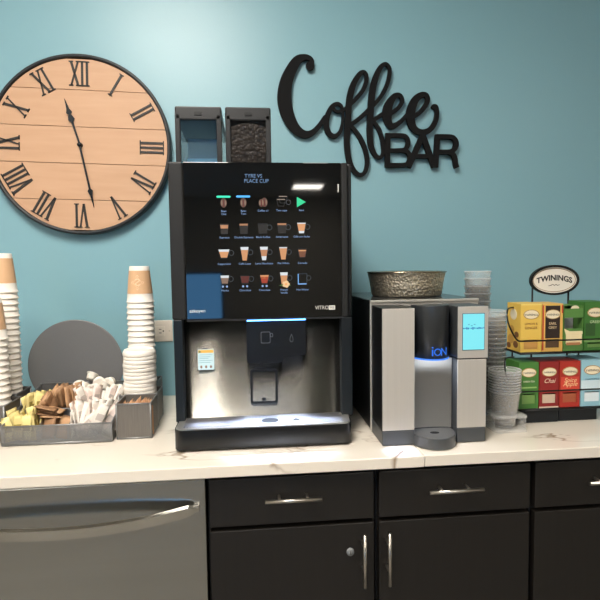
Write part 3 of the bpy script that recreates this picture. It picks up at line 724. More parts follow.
# ================================================================== water dispenser
WD = Thing('water_dispenser', 'silver and black countertop water dispenser with a lit blue touchscreen', 'water dispenser', (.43, -.34, HC))
wz = lambda z: HC+z
silver_m = streaky('silver_plastic', (212, 207, 199), (202, 197, 189), (500, 500, 3), .36, .45, .04)
gun_m = M('gunmetal_plastic', (74, 77, 80), .38, .35)
b = new(); box(b, .299, .575, -.455, -.08, wz(.004), wz(.333), .003); WD.part('body', b, black_m)
b = new(); box(b, .297, .579, -.461, -.4555, wz(.003), wz(.331), .001)
box(b, .297, .579, -.4655, -.4555, wz(.3312), wz(.3368), .001)
WD.part('top_frame', b, M('frame_silver', (206, 202, 194), .35, .6))
b = new(); box(b, .2975, .5785, -.4553, -.078, wz(.3332), wz(.3370), .001); WD.part('top_cover', b, M('top_gloss_grey', (60, 62, 63), .22, .3))
b = new(); box(b, .3025, .575, -.50, -.4615, wz(.004), wz(.322), .002); WD.part('front_core', b, dark_m)
b = new(); box(b, .3, .3775, -.563, -.4625, wz(.036), wz(.325), .002, mi=0)
ldoor = WD.part('side_door', b, [black_m])
b = new(); box(b, .3005, .377, -.5665, -.5632, wz(.037), wz(.324), .001); WD.part('door_face', b, silver_m, ldoor)
b = new(); box(b, .3, .3775, -.5665, -.4625, wz(.001), wz(.0358), .002); WD.part('plinth', b, gun_m)
b = new(); box(b, .481, .5555, -.563, -.4625, wz(.203), wz(.326), .002); rdoor = WD.part('screen_housing', b, [gun_m])
b = new(); box(b, .4815, .555, -.5665, -.5632, wz(.203), wz(.3255), .001); WD.part('housing_face', b, silver_m, rdoor)
b = new(); box(b, .481, .5525, -.5625, -.4625, wz(.036), wz(.2005), .002); rl = WD.part('side_door', b, [gun_m])
b = new(); box(b, .4815, .552, -.5658, -.5627, wz(.0365), wz(.2), .001); WD.part('door_face', b, silver_m, rl)
b = new(); box(b, .481, .5515, -.5658, -.4625, wz(.001), wz(.0358), .002); WD.part('plinth', b, gun_m)
b = new(); x0, z1 = pxz(463, 314, -.567); x1, z0 = pxz(484, 349.3, -.567)
box(b, x0-.0012, x1+.0012, -.5672, -.5655, z0-.0012, z1+.0012, mi=1); box(b, x0, x1, -.5678, -.5668, z0, z1, mi=0)
scr = WD.part('touchscreen', b, [E((132, 236, 246), 1.0), FL((40, 60, 90))])
b = new(); zm = z0+(z1-z0)*.60
for k in range(14):
    xx = x0+(x1-x0)*(k+.5)/14; hgt = (.0009, .0016, .0024, .0012)[k*7 % 4]; box(b, xx-.0015, xx+.0013, -.5683, -.5676, zm-hgt+(k*5 % 3-1)*.0007, zm+hgt)
WD.part('screen_graphic', b, E((34, 120, 200), .8), scr)
b = new()
for k in range(3): box(b, x0+.012+k*.007, x0+.016+k*.007, -.5683, -.5676, z1-.026-(k % 2)*.003, z1-.024-(k % 2)*.003)
WD.part('screen_graphic', b, E((90, 190, 225), .8), scr)
# tap column: dark half cylinder above, steel niche below, blue light ring between
cxk, ryk, rxk = .4285, -.512, .0465
def halfcol(z0, z1, rx, dep, yb, n=28, zb=None):
    b = new(); V = []
    for i in range(n+1):
        a = PI*i/n; V.append((cxk-rx*math.cos(a), yb-dep*math.sin(a)))
    prism(b, V, z0, z1, axis='Z'); return b
b = halfcol(wz(.204), wz(.329), rxk, .058, -.513)
bmesh.ops.bevel(b, geom=[e for e in b.edges if abs(e.verts[0].co.z-wz(.329)) < 1e-5 and abs(e.verts[1].co.z-wz(.329)) < 1e-5], offset=.003, segments=2, affect='EDGES')
for f in b.faces: f.smooth = abs(f.normal.z) < .5 and f.calc_area() < .01
tap = WD.part('tap_head', b, M('tap_gunmetal', (70, 73, 76), .32, .55))
b = halfcol(wz(.2005), wz(.2038), rxk+.0006, .0588, -.513); WD.part('light_ring', b, E((70, 140, 255), 1.1), tap)
b = new(); box(b, .3785, .4805, -.5125, -.5005, wz(.2045), wz(.32), .001); box(b, .3785, .4805, -.5285, -.5005, wz(.002), wz(.2)); WD.part('tap_backing', b, gun_m)
b = new(); n = 20; V = []                              # concave steel niche
for i in range(n+1):
    a = PI*i/n; V.append((cxk-.049*math.cos(a), -.540+.010*math.sin(a)))
A = [(b.verts.new((x, y, wz(.03))), b.verts.new((x, y, wz(.2)))) for x, y in V]
for i in range(n):
    f = b.faces.new([A[i][0], A[i+1][0], A[i+1][1], A[i][1]]); f.smooth = True
bmesh.ops.solidify(b, geom=b.faces[:], thickness=.002)
WD.part('niche_panel', b, M('niche_steel', (222, 218, 210), .42, .1))
# logo bent onto the tap cylinder
t = new()
for ch, x, s in (('i', -.0145, .034), ('O', -.0025, .0245), ('N', .0145, .0265)): add_text(t, ch, x, 0, 0 if ch != 'i' else .002, s, thick=.0006)
lx, lz = pxz(438.6, 352.5, -.57)
for v in t.verts:
    X = v.co.x+(lx-cxk)
    q = max(-1, min(1, X/rxk)); v.co = Vector((cxk+X, -.513-.058*math.sqrt(1-q*q)-.0006+v.co.y, lz+v.co.z))
WD.part('logo', t, E((46, 120, 240), 1.0), tap)
# drip tray
b = new(); V = []
for i in range(29):
    a = PI*i/28; V.append((.4265-.0535*math.cos(a), -.548-.062*math.sin(a)))
V = [(.373, -.5305)] + V + [(.480, -.5305)]
prism(b, V, wz(.001), wz(.026), axis='Z'); dt = WD.part('drip_tray', b, M('tray_gunmetal', (88, 90, 92), .35, .4))
b = new(); W_ = [(.4265+(x-.4265)*.95, -.5205+(y+.5205)*.96) for x, y in V]; prism(b, W_, wz(.026), wz(.0275), axis='Z'); WD.part('tray_top', b, M('tray_silver', (160, 160, 160), .32, .8), dt)
b = new(); prism(b, [(.4265+p[0]*.011, -.565+p[1]*.008) for p in ell(0, 0, 1, 1, 20)], wz(.0275), wz(.0278), axis='Z'); WD.part('drain_hole', b, black_m, dt)
area('tap_led', (cxk, -.561, wz(.199)), (math.radians(20), 0, 0), .06, .014, .2, (.8, .88, 1))

sl = bpy.data.lights.new('counter_glow_spot', 'SPOT'); sl.energy = 5; sl.color = (.5, .6, 1); sl.spot_size = .42; sl.spot_blend = .9; sl.shadow_soft_size = .006  # spot added to throw the bluish glow onto the counter
so = bpy.data.objects.new('counter_glow_spot', sl); C.objects.link(so); so.location = (cxk-.02, -.575, wz(.198))
so.rotation_euler = (Vector((.335, -.60, wz(0)))-so.location).to_track_quat('-Z', 'Y').to_euler()
# hammered pan on top of the dispenser
bz = HC+.3373; bc = (.440, -.30)
b = new(); lathe(b, [(0, .001), (.094, .001), (.0975, .004), (.102, .035), (.108, .064), (.1095, .066), (.1095, .068), (.107, .068), (.1, .036), (.0955, .006), (0, .004)], 64, (bc[0], bc[1], bz))
HB = Thing('metal_pan', 'round hammered metal pan sitting on top of the water dispenser', 'pan', (bc[0], bc[1], bz))
HB.part('bowl', b, hammer_m)
b = new(); tube(b, [(bc[0]+.1092*math.cos(2*PI*i/64), bc[1]+.1092*math.sin(2*PI*i/64), bz+.067) for i in range(64)], .0022, 8, True); HB.part('rim', b, M('pan_rim', (176, 162, 140), .25, 1.))

# ================================================================== paper cups and lids
def paper_cup_bm(top):                                # stands upside down, rim at z=0
    b = new(); H = .105
    R = lambda z: .0378+(.0278-.0378)*z/H
    prof = [(R(0)-.001, .0), (.0384, -.0003), (.0393, .001), (.0393, .003), (.0384, .0042), (R(.0055), .0055), (R(.026), .026), (R(.092), .092), (R(H)-.0002, H-.001), (R(H)-.001, H), (R(H)-.003, H), (R(H)-.0035, H-.006), (0, H-.006)]
    lathe(b, prof, 28); return b
def cup_stack(x, y, z0, n, dz, lab_top, lab, group, emblem=False):
    first = None
    for k in range(n):
        if first is None:
            o = single('paper_cup', lab, 'cup', paper_cup_bm(False), paper_m, (0, 0, 0), group); first = o
        elif k == n-1:
            o = bpy.data.objects.new('paper_cup', None); C.objects.link(o); tag(o, lab_top, 'cup', group)
            link('cup_body', paper_cup_bm(True), paper_m, o)
            H = .105; R = lambda z: .0378+(.0278-.0378)*z/H+.0004
            bd = link('printed_band', lathe(new(), [(R(.026), .026), (R(.092), .092)], 28), kraft_m, o); bd['label'] = 'kraft brown printed band'
            if emblem:
                e = new(); zc = .058
                for sc in (1, .72):
                    q = [(0, .022*sc), (.019*sc, 0), (0, -.022*sc), (-.019*sc, 0)]
                    ringprism(e, q, [(a*.92, c*.92) for a, c in q], -.0004, .0004)
                ribbon(e, catmull([(-.006, .007, .0012), (0, .010, .0012), (.006, .006, .0012), (0, .001, .0012), (-.005, -.004, .0012), (.001, -.008, .0012), (.007, -.005, .0012)], 5), -.0004, .0004, cap=False)
                for v in e.verts:
                    zz = zc+v.co.z; rr = R(zz)+.0004+(-.0003 if v.co.y > 0 else .0003); a = v.co.x/rr
                    v.co = Vector((rr*math.sin(a), -rr*math.cos(a), zz))
                em = link('emblem', e, FL((238, 204, 166)), o)
        else: o = copy_tree(first)
        o.location = (x, y, z0+k*dz); o.rotation_euler.z = 0 if k == n-1 else random.uniform(0, 6); 
        if k < n-1: o.location.x += random.uniform(-.0006, .0006)
zb = HC+.009
def fit(ztop, dz):                                     # cups needed from the bin floor up to a measured top
    n = int((ztop-.105-zb)/dz)+1; return n, ztop-.105-(n-1)*dz
DZ = .0163
n, z0 = fit(HC+.431, DZ); cup_stack(-.3215, -.190, z0, n, DZ, 'upside-down paper cup with brown diamond print, topmost beside the outlet', 'white paper cup nested upside down in the stack beside the outlet', 'paper cups stacked beside the outlet', True)
n, z0 = fit(HC+.469, DZ); cup_stack(-.667, -.27, z0, n, DZ, 'brown-banded upside-down paper cup, topmost of the tallest stack at left edge', 'white paper cup nested in the taller, rear stack at the left edge', 'paper cups in the rear left stack')
n, z0 = fit(HC+.356, DZ); cup_stack(-.651, -.375, z0, n, DZ, 'brown-banded upside-down paper cup, topmost of the shorter front stack at left edge', 'white paper cup nested in the shorter, front stack at the left edge', 'paper cups in the front left stack')
# lids
def lid_bm():
    b = new(); lathe(b, [(.0420, -.003), (.0432, -.0035), (.0440, -.002), (.0440, .004), (.0434, .0065), (.0424, .0085), (.0395, .0135), (.037, .0145), (.0355, .011), (0, .0105)], 32)
    box(b, -.006, .006, -.033, -.029, .0105, .0125, .0006); return b
ltop = HC+.2045; ln = 17; ldz = .0105; first = None
for k in range(ln):
    if first is None: o = single('takeaway_lid', 'white plastic cup lid in the stack in front of the paper cups', 'lid', lid_bm(), lid_m, (0, 0, 0), 'stacked cup lids'); first = o
    else: o = copy_tree(first)
    if k == ln-1: o['label'] = 'white plastic cup lid on top of the lid stack, beside the creamers'
    o.location = (-.309+random.uniform(-.0012, .0012), -.284+random.uniform(-.001, .001), ltop-.0145-(ln-1-k)*ldz); o.rotation_euler.z = random.uniform(0, 6)

# ================================================================== condiment organiser
OX0, OX1 = -.603, -.346
OG = Thing('condiment_organizer', 'grey wire-mesh condiment organiser tray with open compartments, packed with packets', 'organizer', ((OX0+OX1)/2, -.32, HC))
def wall(bm, x0, x1, y0, y1, z0, z1): box(bm, x0, x1, y0, y1, HC+z0, HC+z1)
b = new(); wall(b, OX0, OX1, -.446, -.205, .001, .003); OG.part('base', b, meshrim_m)
b = new(); wall(b, OX0, OX1, -.4475, -.4463, .003, .048); OG.part('front_panel', b, mesh_m)
b = new(); wall(b, OX0, OX1, -.2055, -.2045, .003, .098); OG.part('back_panel', b, mesh_m)
rows_y = [(-.365, .066), (-.285, .088)]
for y, zt in rows_y:
    b = new(); wall(b, OX0+.002, OX1-.002, y, y+.001, .003, zt); OG.part('divider', b, mesh_m)
for xx in (OX0, OX1):
    b = new(); prism(b, [(-.446, HC+.003), (-.206, HC+.003), (-.206, HC+.098), (-.446, HC+.048)], xx-.0006, xx+.0006, axis='X'); OG.part('side_panel', b, mesh_m)
for xx in (-.523, -.452):
    b = new(); prism(b, [(-.445, HC+.004), (-.207, HC+.004), (-.207, HC+.090), (-.445, HC+.042)], xx-.0006, xx+.0006, axis='X'); OG.part('divider', b, mesh_m)
b = new()
tube(b, [(OX0, -.447, HC+.048), (OX1, -.447, HC+.048)], .0022); tube(b, [(OX0, -.447, HC+.004), (OX1, -.447, HC+.004)], .0025)
tube(b, [(OX0, -.205, HC+.098), (OX1, -.205, HC+.098)], .0022)
for xx in (OX0, OX1): tube(b, [(xx, -.447, HC+.003), (xx, -.447, HC+.048), (xx, -.205, HC+.098), (xx, -.205, HC+.003)], .0022)
for y, zt in rows_y: tube(b, [(OX0, y, HC+zt), (OX1, y, HC+zt)], .0018)
OG.part('wire_rim', b, meshrim_m)
def hbin(x0, x1, y0, y1, zt, label, group='square cup bins beside the organiser', front=binm):
    t = Thing('square_bin', label, 'bin', ((x0+x1)/2, (y0+y1)/2, HC), group); g = .0015; b = new()
    box(b, x0, x1, y0, y0+g, HC+.002, HC+zt); t.part('front_panel', b, front)
    b = new(); box(b, x0, x1, y1-g, y1, HC+.002, HC+zt); box(b, x0, x0+g, y0+g, y1-g, HC+.002, HC+zt); box(b, x1-g, x1, y0+g, y1-g, HC+.002, HC+zt); t.part('side_panels', b, front)
    b = new(); box(b, x0+g, x1-g, y0+g, y1-g, HC+.002, HC+.004); t.part('base', b, meshrim_m)
    b = new(); c = [(x0, y0), (x1, y0), (x1, y1), (x0, y1)]
    for z in (.0028, zt): tube(b, [(x, y, HC+z) for x, y in c], .0022, 8, True)
    for x, y in c: tube(b, [(x, y, HC+.003), (x, y, HC+zt)], .0022)
    t.part('wire_rim', b, meshrim_m); return t
hbin(-.3375, -.2545, -.432, -.338, .089, 'grey mesh square bin of tan packets in front of the cup lids')
hbin(-.3560, -.2595, -.333, -.236, .085, 'grey mesh square bin holding the stack of cup lids')
hbin(-.3680, -.2760, -.231, -.144, .095, 'grey mesh square bin holding the paper cups beside the outlet')
hbin(-.697, -.607, -.4215, -.329, .092, 'grey mesh square bin under the front cup stack at left edge')
hbin(-.712, -.6245, -.3155, -.2245, .095, 'grey mesh square bin under the rear cup stack at left edge')

# ---- packets: thin pillows with crimped ends, each one a thing
def packet_bm(w, h, t):
    b = new(); nx, nz = 4, 6; G = {}
    for s in (-1, 1):
        for i in range(nx+1):
            for j in range(nz+1):
                u, v = i/nx*2-1, j/nz*2-1
                k = (1-u**4)*(1-v**6)
                if s == 1 and (abs(u) == 1 or abs(v) == 1): G[s, i, j] = G[-1, i, j]; continue
                G[s, i, j] = b.verts.new((u*w/2, s*t/2*k, (v+1)*h/2))
        for i in range(nx):
            for j in range(nz):
                q = [G[s, i, j], G[s, i+1, j], G[s, i+1, j+1], G[s, i, j+1]]
                f = b.faces.new(q if s == -1 else q[::-1]); f.smooth = True
    return b
def packet_proto(name, w, h, t, m, pm, label, cat, group):
    o = single(name, label, cat, packet_bm(w, h, t), m, (0, 0, 0), group)
    p = new(); box(p, -w*.3, w*.3, -t*.52-.0003, -t*.40, h*.38, h*.62)
    link('print', p, pm, o); return o
used = {}
def put(proto, x, y, z, rx, ry, rz, label=None, group=None):
    o = proto if proto.name not in used else copy_tree(proto)
    used[proto.name] = 1
    o.location = (x, y, z); o.rotation_euler = (rx, ry, rz)
    if label: o['label'] = label
    if group: o['group'] = group
    return o
U = random.uniform
ply2 = M('packet_pale_yellow', (240, 222, 150), .6); brn2 = M('packet_light_brown', (190, 148, 108), .65); wht2 = M('packet_pinkish_white', (236, 218, 208), .6)
def spread(pa, pb, n, pos, rot, lift):
    for i in range(n):
        t = i/(n-1); x, y, z = pos(t)
        r = rot(t); put(pa if i % 3 else pb, x+U(-.002, .002), y, z+U(0, lift), *r)
def pair(name, w, h, t, m1, m2, pm, cols, where, group):
    return [packet_proto(name, w, h, t, m, pm, c+' '+where, 'packet', group) for m, c in zip((m1, m2), cols)]
pa, pb = pair('sweetener_packet', .028, .060, .0026, ply_m, ply2, prnty_m, ('yellow sweetener packet', 'pale yellow sweetener packet'), 'standing in the front left compartment', 'yellow packets in the front compartment')
spread(pa, pb, 13, lambda t: (OX0+.012+t*.060, -.410+U(-.018, .014), HC+.007), lambda t: (U(-.2, .1), -.4+.7*t+U(-.3, .3), 1.35+U(-.6, .3)), .020)
for k in range(4): put(pa if k % 2 else pb, -.588+k*.017, -.432+U(-.002, .002), HC+.006+U(0, .006), U(-.2, -.08), U(-.45, .45), U(-.25, .25))
pa, pb = pair('sweetener_packet', .028, .062, .0026, ply_m, ply2, prnty_m, ('yellow sweetener packet', 'pale yellow sweetener packet'), 'in the middle-row left compartment, behind the divider wire', 'yellow packets in the middle compartment')
spread(pa, pb, 14, lambda t: (OX0+.014+t*.062, -.328+U(-.016, .012), HC+.026), lambda t: (U(-.2, .1), -.15+.75*t+U(-.2, .3), 1.3+U(-.6, .3)), .018)
pa, pb = pair('sugar_packet', .036, .052, .003, brn_m, brn2, prnt_m, ('brown sugar packet', 'light brown sugar packet'), 'in the front centre compartment', 'brown packets in the front compartment')
for k in range(8): put(pa if k % 3 else pb, -.512+U(0, .045), -.425+k*.0055, HC+.007, -.35+U(-.2, .1), U(-.25, .25), U(-.25, .25))
for k in range(7): put(pb if k % 3 == 1 else pa, -.488+U(-.008, .012), -.384+U(-.01, .008), HC+.048+k*.0036, U(-1.45, -1.25), U(-.12, .12), U(1.1, 1.9))
pa, pb = pair('sugar_packet', .034, .060, .003, brn_m, brn2, prnt_m, ('brown sugar packet', 'light brown sugar packet'), 'fanned upright in the middle-row centre compartment', 'brown packets fanned in the middle compartment')
spread(pa, pb, 24, lambda t: (-.517+t*.062, -.332+U(-.014, .014), HC+.048+.012*math.sin(PI*t)), lambda t: (U(-.2, .05), -.8+1.25*t+U(-.1, .1), 1.4+U(-.35, .2)), .008)
pa, pb = pair('sugar_packet', .028, .068, .0024, wht_m, wht2, prntg_m, ('white sugar packet', 'pinkish white sugar packet'), 'fanned in the right-hand compartment, front row', 'white packets fanned in the right compartment')
spread(pa, pb, 34, lambda t: (-.447+t*.078, -.412+U(-.024, .024), HC+.006), lambda t: (U(-.25, .1), -.05+.85*t+U(-.22, .25), 1.35+U(-.5, .25)), .026)
for k in range(6): put(pa if k % 2 else pb, -.432+k*.0135, -.432+U(-.004, .006), HC+.012+U(0, .02), U(-.3, 0), .45+U(-.3, .5), .5+U(-.5, .5))
pa, pb = pair('sugar_packet', .028, .064, .0024, wht_m, wht2, prntg_m, ('white sugar packet', 'pinkish white sugar packet'), 'in the right-hand compartment, rear row behind the first fan', 'white packets in the rear of the right compartment')
spread(pa, pb, 24, lambda t: (-.446+t*.078, -.332+U(-.02, .02), HC+.030), lambda t: (U(-.25, .1), -.2+.95*t+U(-.22, .25), 1.3+U(-.6, .3)), .026)
t_pk = packet_proto('sugar_packet', .034, .074, .0045, tan_m, prnt_m, 'tan paper packet standing in the square bin in front of the lids', 'packet', 'tan packets in the square bin')
for i in range(13):
    put(t_pk, -.329+i*.0054, -.380+U(-.004, .004), HC+.0055+U(0, .010) + (.004 if i > 5 else 0), 0, U(-.03, .03), PI/2+U(-.04, .04))
for i in range(3): put(t_pk, -.330+.023*i+.016, -.414+U(-.002, .002), HC+.0055+U(0, .006), U(-.04, .04), 0, U(-.1, .1))
# creamer cups
def creamer_bm():
    b = new(); lathe(b, [(0, 0), (.0125, 0), (.0145, .003), (.0172, .020), (.0205, .0215), (.0205, .0225), (0, .0232)], 20); return b
def creamer(label, group):
    o = bpy.data.objects.new('creamer_cup', None); C.objects.link(o); tag(o, label, 'creamer', group)
    bb = creamer_bm(); bmesh.ops.scale(bb, vec=(.82, .82, .82), verts=bb.verts[:]); link('cup_body', bb, white_m, o)
    b = new(); lathe(b, [(.0207, .0218), (.0207, .0228), (.012, .0236), (0, .0236)], 20); bmesh.ops.scale(b, vec=(.82, .82, .82), verts=b.verts[:]); link('foil_lid', b, M('foil_lid_white', (240, 234, 224), .35, .2), o); return o
cr = creamer('white coffee creamer cup heaped in the rear right compartment', 'creamers in the heap')
spots = [(82, 386, -.262), (91, 383, -.25), (99, 376, -.242), (108, 383, -.25), (117, 388, -.262), (103, 385, -.265), (88, 390, -.27), (112, 376.5, -.235), (96, 388, -.272), (119, 381, -.238), (90, 376, -.232)]
for i, (x, y, Y) in enumerate(spots):
    o = cr if i == 0 else copy_tree(cr); q = at(x, y, Y); o.location = (q.x, Y, q.z-.011); o.rotation_euler = [(-.5, .5, 0), (2.2, .5, 0), (1.9, -.9, 0), (.3, -.6, 0), (2.8, .3, 0)][i % 5]; o.rotation_euler.z = U(-.7, .7)
c2 = creamer('white creamer cup with a red mark alone in the rear left compartment', 'creamers in the left compartment')
b = new(); prism(b, [(.004+p[0]*.006, p[1]*.006) for p in ell(0, 0, 1, 1, 12)], .0193, .0198, axis='Z'); link('red_mark', b, red_m, c2)
c2.location = (-.566, -.262, HC+.058); c2.rotation_euler = (.75, .1, 0)
c3 = creamer('plain white creamer cup in the rear left compartment next to the red-marked one', 'creamers in the left compartment'); c3.location = (-.541, -.25, HC+.055); c3.rotation_euler = (.5, -.5, 1)
c4 = creamer('red-topped creamer cup at the edge of the white creamer heap', 'creamers in the heap'); 
b = new(); prism(b, [(p[0]*.007, p[1]*.007) for p in ell(0, 0, 1, 1, 16)], .0193, .0198, axis='Z'); link('red_mark', b, red_m, c4)
q = at(79.5, 385, -.262); c4.location = (q.x, q.y, q.z-.01); c4.rotation_euler = (.8, .3, 0)

# round grey disc behind the organiser
dcx, dcz, dr_ = -.5095, HC+.1455, .1335
b = new(); q = new(); lathe(q, [(0, -.003), (dr_-.002, -.003), (dr_, -.002), (dr_, .002), (dr_-.002, .003), (0, .003)], 80, smooth=False)
merge(b, q, 0, Matrix.Translation((dcx, -.190, dcz)) @ Matrix.Rotation(PI/2, 4, 'X'))
RT = Thing('round_tray', 'round dark grey disc standing behind the condiment organiser against teal wall', 'tray', (dcx, -.190, HC))
RT.part('disc', b, disc_m)
b = new(); box(b, dcx-.05, dcx+.05, -.1865, -.135, HC+.0005, HC+.004, .001); box(b, dcx-.03, dcx+.03, -.1868, -.1845, HC+.003, HC+.06, .0005); RT.part('foot', b, black_m)

# ================================================================== clear plastic cups
def clear_cup_bm():
    b = new(); lathe(b, [(0, .002), (.024, .002), (.0255, 0), (.0268, .001), (.0385, .088), (.0400, .089), (.0408, .0905), (.0400, .092), (.0385, .091), (.0262, .004), (0, .004)], 28, mi=[0, 1, 1, 0, 1, 1, 1, 1, 0, 0]); return b
def clear_stack(x, y, z0, n, dz, lab_top, lab, group):
    first = None
    for k in range(n):
        if first is None: o = single('plastic_cup', lab, 'cup', clear_cup_bm(), [clear_m, rim_m], (0, 0, 0), group); first = o
        else: o = copy_tree(first)
        if k == n-1: o['label'] = lab_top
        o.location = (x, y, z0+k*dz)
pa = at(477.5, 285, -.22)
clear_stack(pa.x, -.22, HC+.0005, 15, .0222, 'clear plastic cup, topmost of the rear stack rising behind the dispenser', 'clear plastic cup nested in the rear stack behind the dispenser', 'clear cups in the rear stack')
clear_stack(.676, -.34, HC+.0005, 17, .0126, 'clear plastic cup, topmost of the middle stack between dispenser and tea', 'clear plastic cup nested in the middle stack right of the touchscreen', 'clear cups in the middle stack')
hx, hy = .646, -.474
clear_stack(hx, hy, HC+.008, 9, .0068, 'clear plastic cup, topmost of the short stack in the acrylic holder', 'clear plastic cup nested in the short stack in the acrylic holder', 'clear cups in the acrylic holder')
AH = Thing('cup_holder', 'clear acrylic cup holder with square base beside the water dispenser', 'cup holder', (hx, hy, HC))
b = new(); prism(b, rrect(hx-.043, hx+.043, hy-.043, hy+.043, .012), HC+.0005, HC+.0065, axis='Z'); AH.part('base', b, acry_m)
b = new(); ringo = rrect(hx-.043, hx+.043, hy-.043, hy+.043, .012, 7); c_ = []
for p in ringo:
    a = math.atan2(p[1]-hy, p[0]-hx); c_.append((hx+.0335*math.cos(a), hy+.0335*math.sin(a)))
n = len(ringo); V = [[b.verts.new((p[0], p[1], HC+z)) for p in L] for L in (ringo, c_) for z in (.037, .041)]
for k in range(n):
    j = (k+1) % n
    for q in ([V[0][k], V[0][j], V[1][j], V[1][k]], [V[2][j], V[2][k], V[3][k], V[3][j]], [V[0][j], V[0][k], V[2][k], V[2][j]], [V[1][k], V[1][j], V[3][j], V[3][k]]): b.faces.new(q)
AH.part('top_plate', b, acry_m)
for s in (-1, 1):
    b = new(); box(b, hx+s*.0415-.0015, hx+s*.0415+.0015, hy-.03, hy+.03, HC+.0065, HC+.037); AH.part('side_plate', b, acry_m)

# ================================================================== tea rack
RK = Thing('tea_rack', 'black wire two-tier tea rack with an oval sign on top', 'rack', (.815, -.40, HC))
x0r, x1r = .7, .945
b = new(); box(b, x0r+.018, .812, -.446, -.30, HC+.0005, HC+.034, .002); box(b, .815, x1r-.02, -.442, -.30, HC+.0005, HC+.032, .002); RK.part('base', b, dark_m)
T1, T2 = HC+.0385, HC+.190                             # shelf heights
YB, YFR = -.345, -.452
for T in (T1, T2):
    b = new()
    for y in [YFR+.010+.012*k for k in range(8)]: tube(b, [(x0r, y, T-.0025), (x1r, y, T-.0025)], .0016, 6)
    tube(b, [(x0r, YFR, T-.0025), (x1r, YFR, T-.0025), (x1r, YB, T-.0025), (x0r, YB, T-.0025)], .0024, 8, True)
    RK.part('shelf', b, wire_m)
    b = new()
    if T == T2: pp = [(515, 307.5, -.40), (510, 308, -.42), (507.3, 311, -.44), (508, 322, -.452), (512.5, 333, -.458), (517, 340, -.461), (521, 341.3, -.461)]
    else: pp = [(514, 357, -.41), (508, 357.6, -.43), (505, 360, -.445), (505, 370, -.455), (509, 383, -.460), (515, 391, -.462), (520, 392, -.462)]
    pp = [at(*q) for q in pp]
    tube(b, catmull([tuple(q) for q in pp], 4) + [(x1r, pp[-1].y, pp[-1].z)], .0021)
    RK.part('rail', b, wire_m)
    b = new(); tube(b, [(x0r+.035, YB, T+.10), (x1r-.01, YB, T+.10)], .0021); RK.part('back_rail', b, wire_m)
for x in (x0r+.035, x1r-.01):
    b = new(); tube(b, [(x, YB, HC+.03), (x, YB, T2+.10)], .0024); RK.part('post', b, wire_m)
SGY = -.352
sc = at(553.5, 280, SGY); sx_, sz_ = .0725, .0425
for px in (533, 569):
    p = at(px, 300, SGY); b = new(); tube(b, [(p.x, SGY+.004, HC+.03), (p.x, SGY+.004, sc.z)], .0026); RK.part('sign_post', b, wire_m)
b = new(); prism(b, ell(sc.x, sc.z, sx_-.004, sz_-.004, 48), SGY-.004, SGY); sg = RK.part('sign_plate', b, FL((232, 224, 212)), label='cream oval sign plate')
b = new(); ringprism(b, ell(sc.x, sc.z, sx_, sz_, 48), ell(sc.x, sc.z, sx_-.006, sz_-.006, 48), SGY-.008, SGY+.001); RK.part('sign_rim', b, wire_m, sg)
b = new(); ringprism(b, ell(sc.x, sc.z, sx_-.009, sz_-.009, 48), ell(sc.x, sc.z, sx_-.0105, sz_-.0105, 48), SGY-.0045, SGY-.0038); RK.part('gold_line', b, FL((150, 112, 70)), sg)
def serif_text(s, x, y, z, size, arch=0., bold=.0006, sx=1., thick=.0005, shear=0.):
    b = new(); add_text(b, s, x, y, z, size, 0, thick, arch=0, sx=sx, shear=shear, bold=bold)
    for v in b.verts: v.co.z -= arch*(v.co.x-x)**2
    return b
b = serif_text('TWININGS', sc.x, SGY-.0045, sc.z+.006, .0215, 3.2, sx=1.0)
RK.part('sign_lettering', b, FL((30, 28, 28)), sg)
b = new(); ribbon(b, catmull([(sc.x-.018, sc.z-.016, .0005), (sc.x-.010, sc.z-.0150, .0009), (sc.x-.005, sc.z-.012, .0007), (sc.x, sc.z-.015, .0008), (sc.x+.005, sc.z-.0125, .0008), (sc.x+.010, sc.z-.015, .0008), (sc.x+.016, sc.z-.013, .0005)], 5), SGY-.0046, SGY-.0038, cap=False)
RK.part('script_flourish', b, FL((90, 80, 70)), sg)

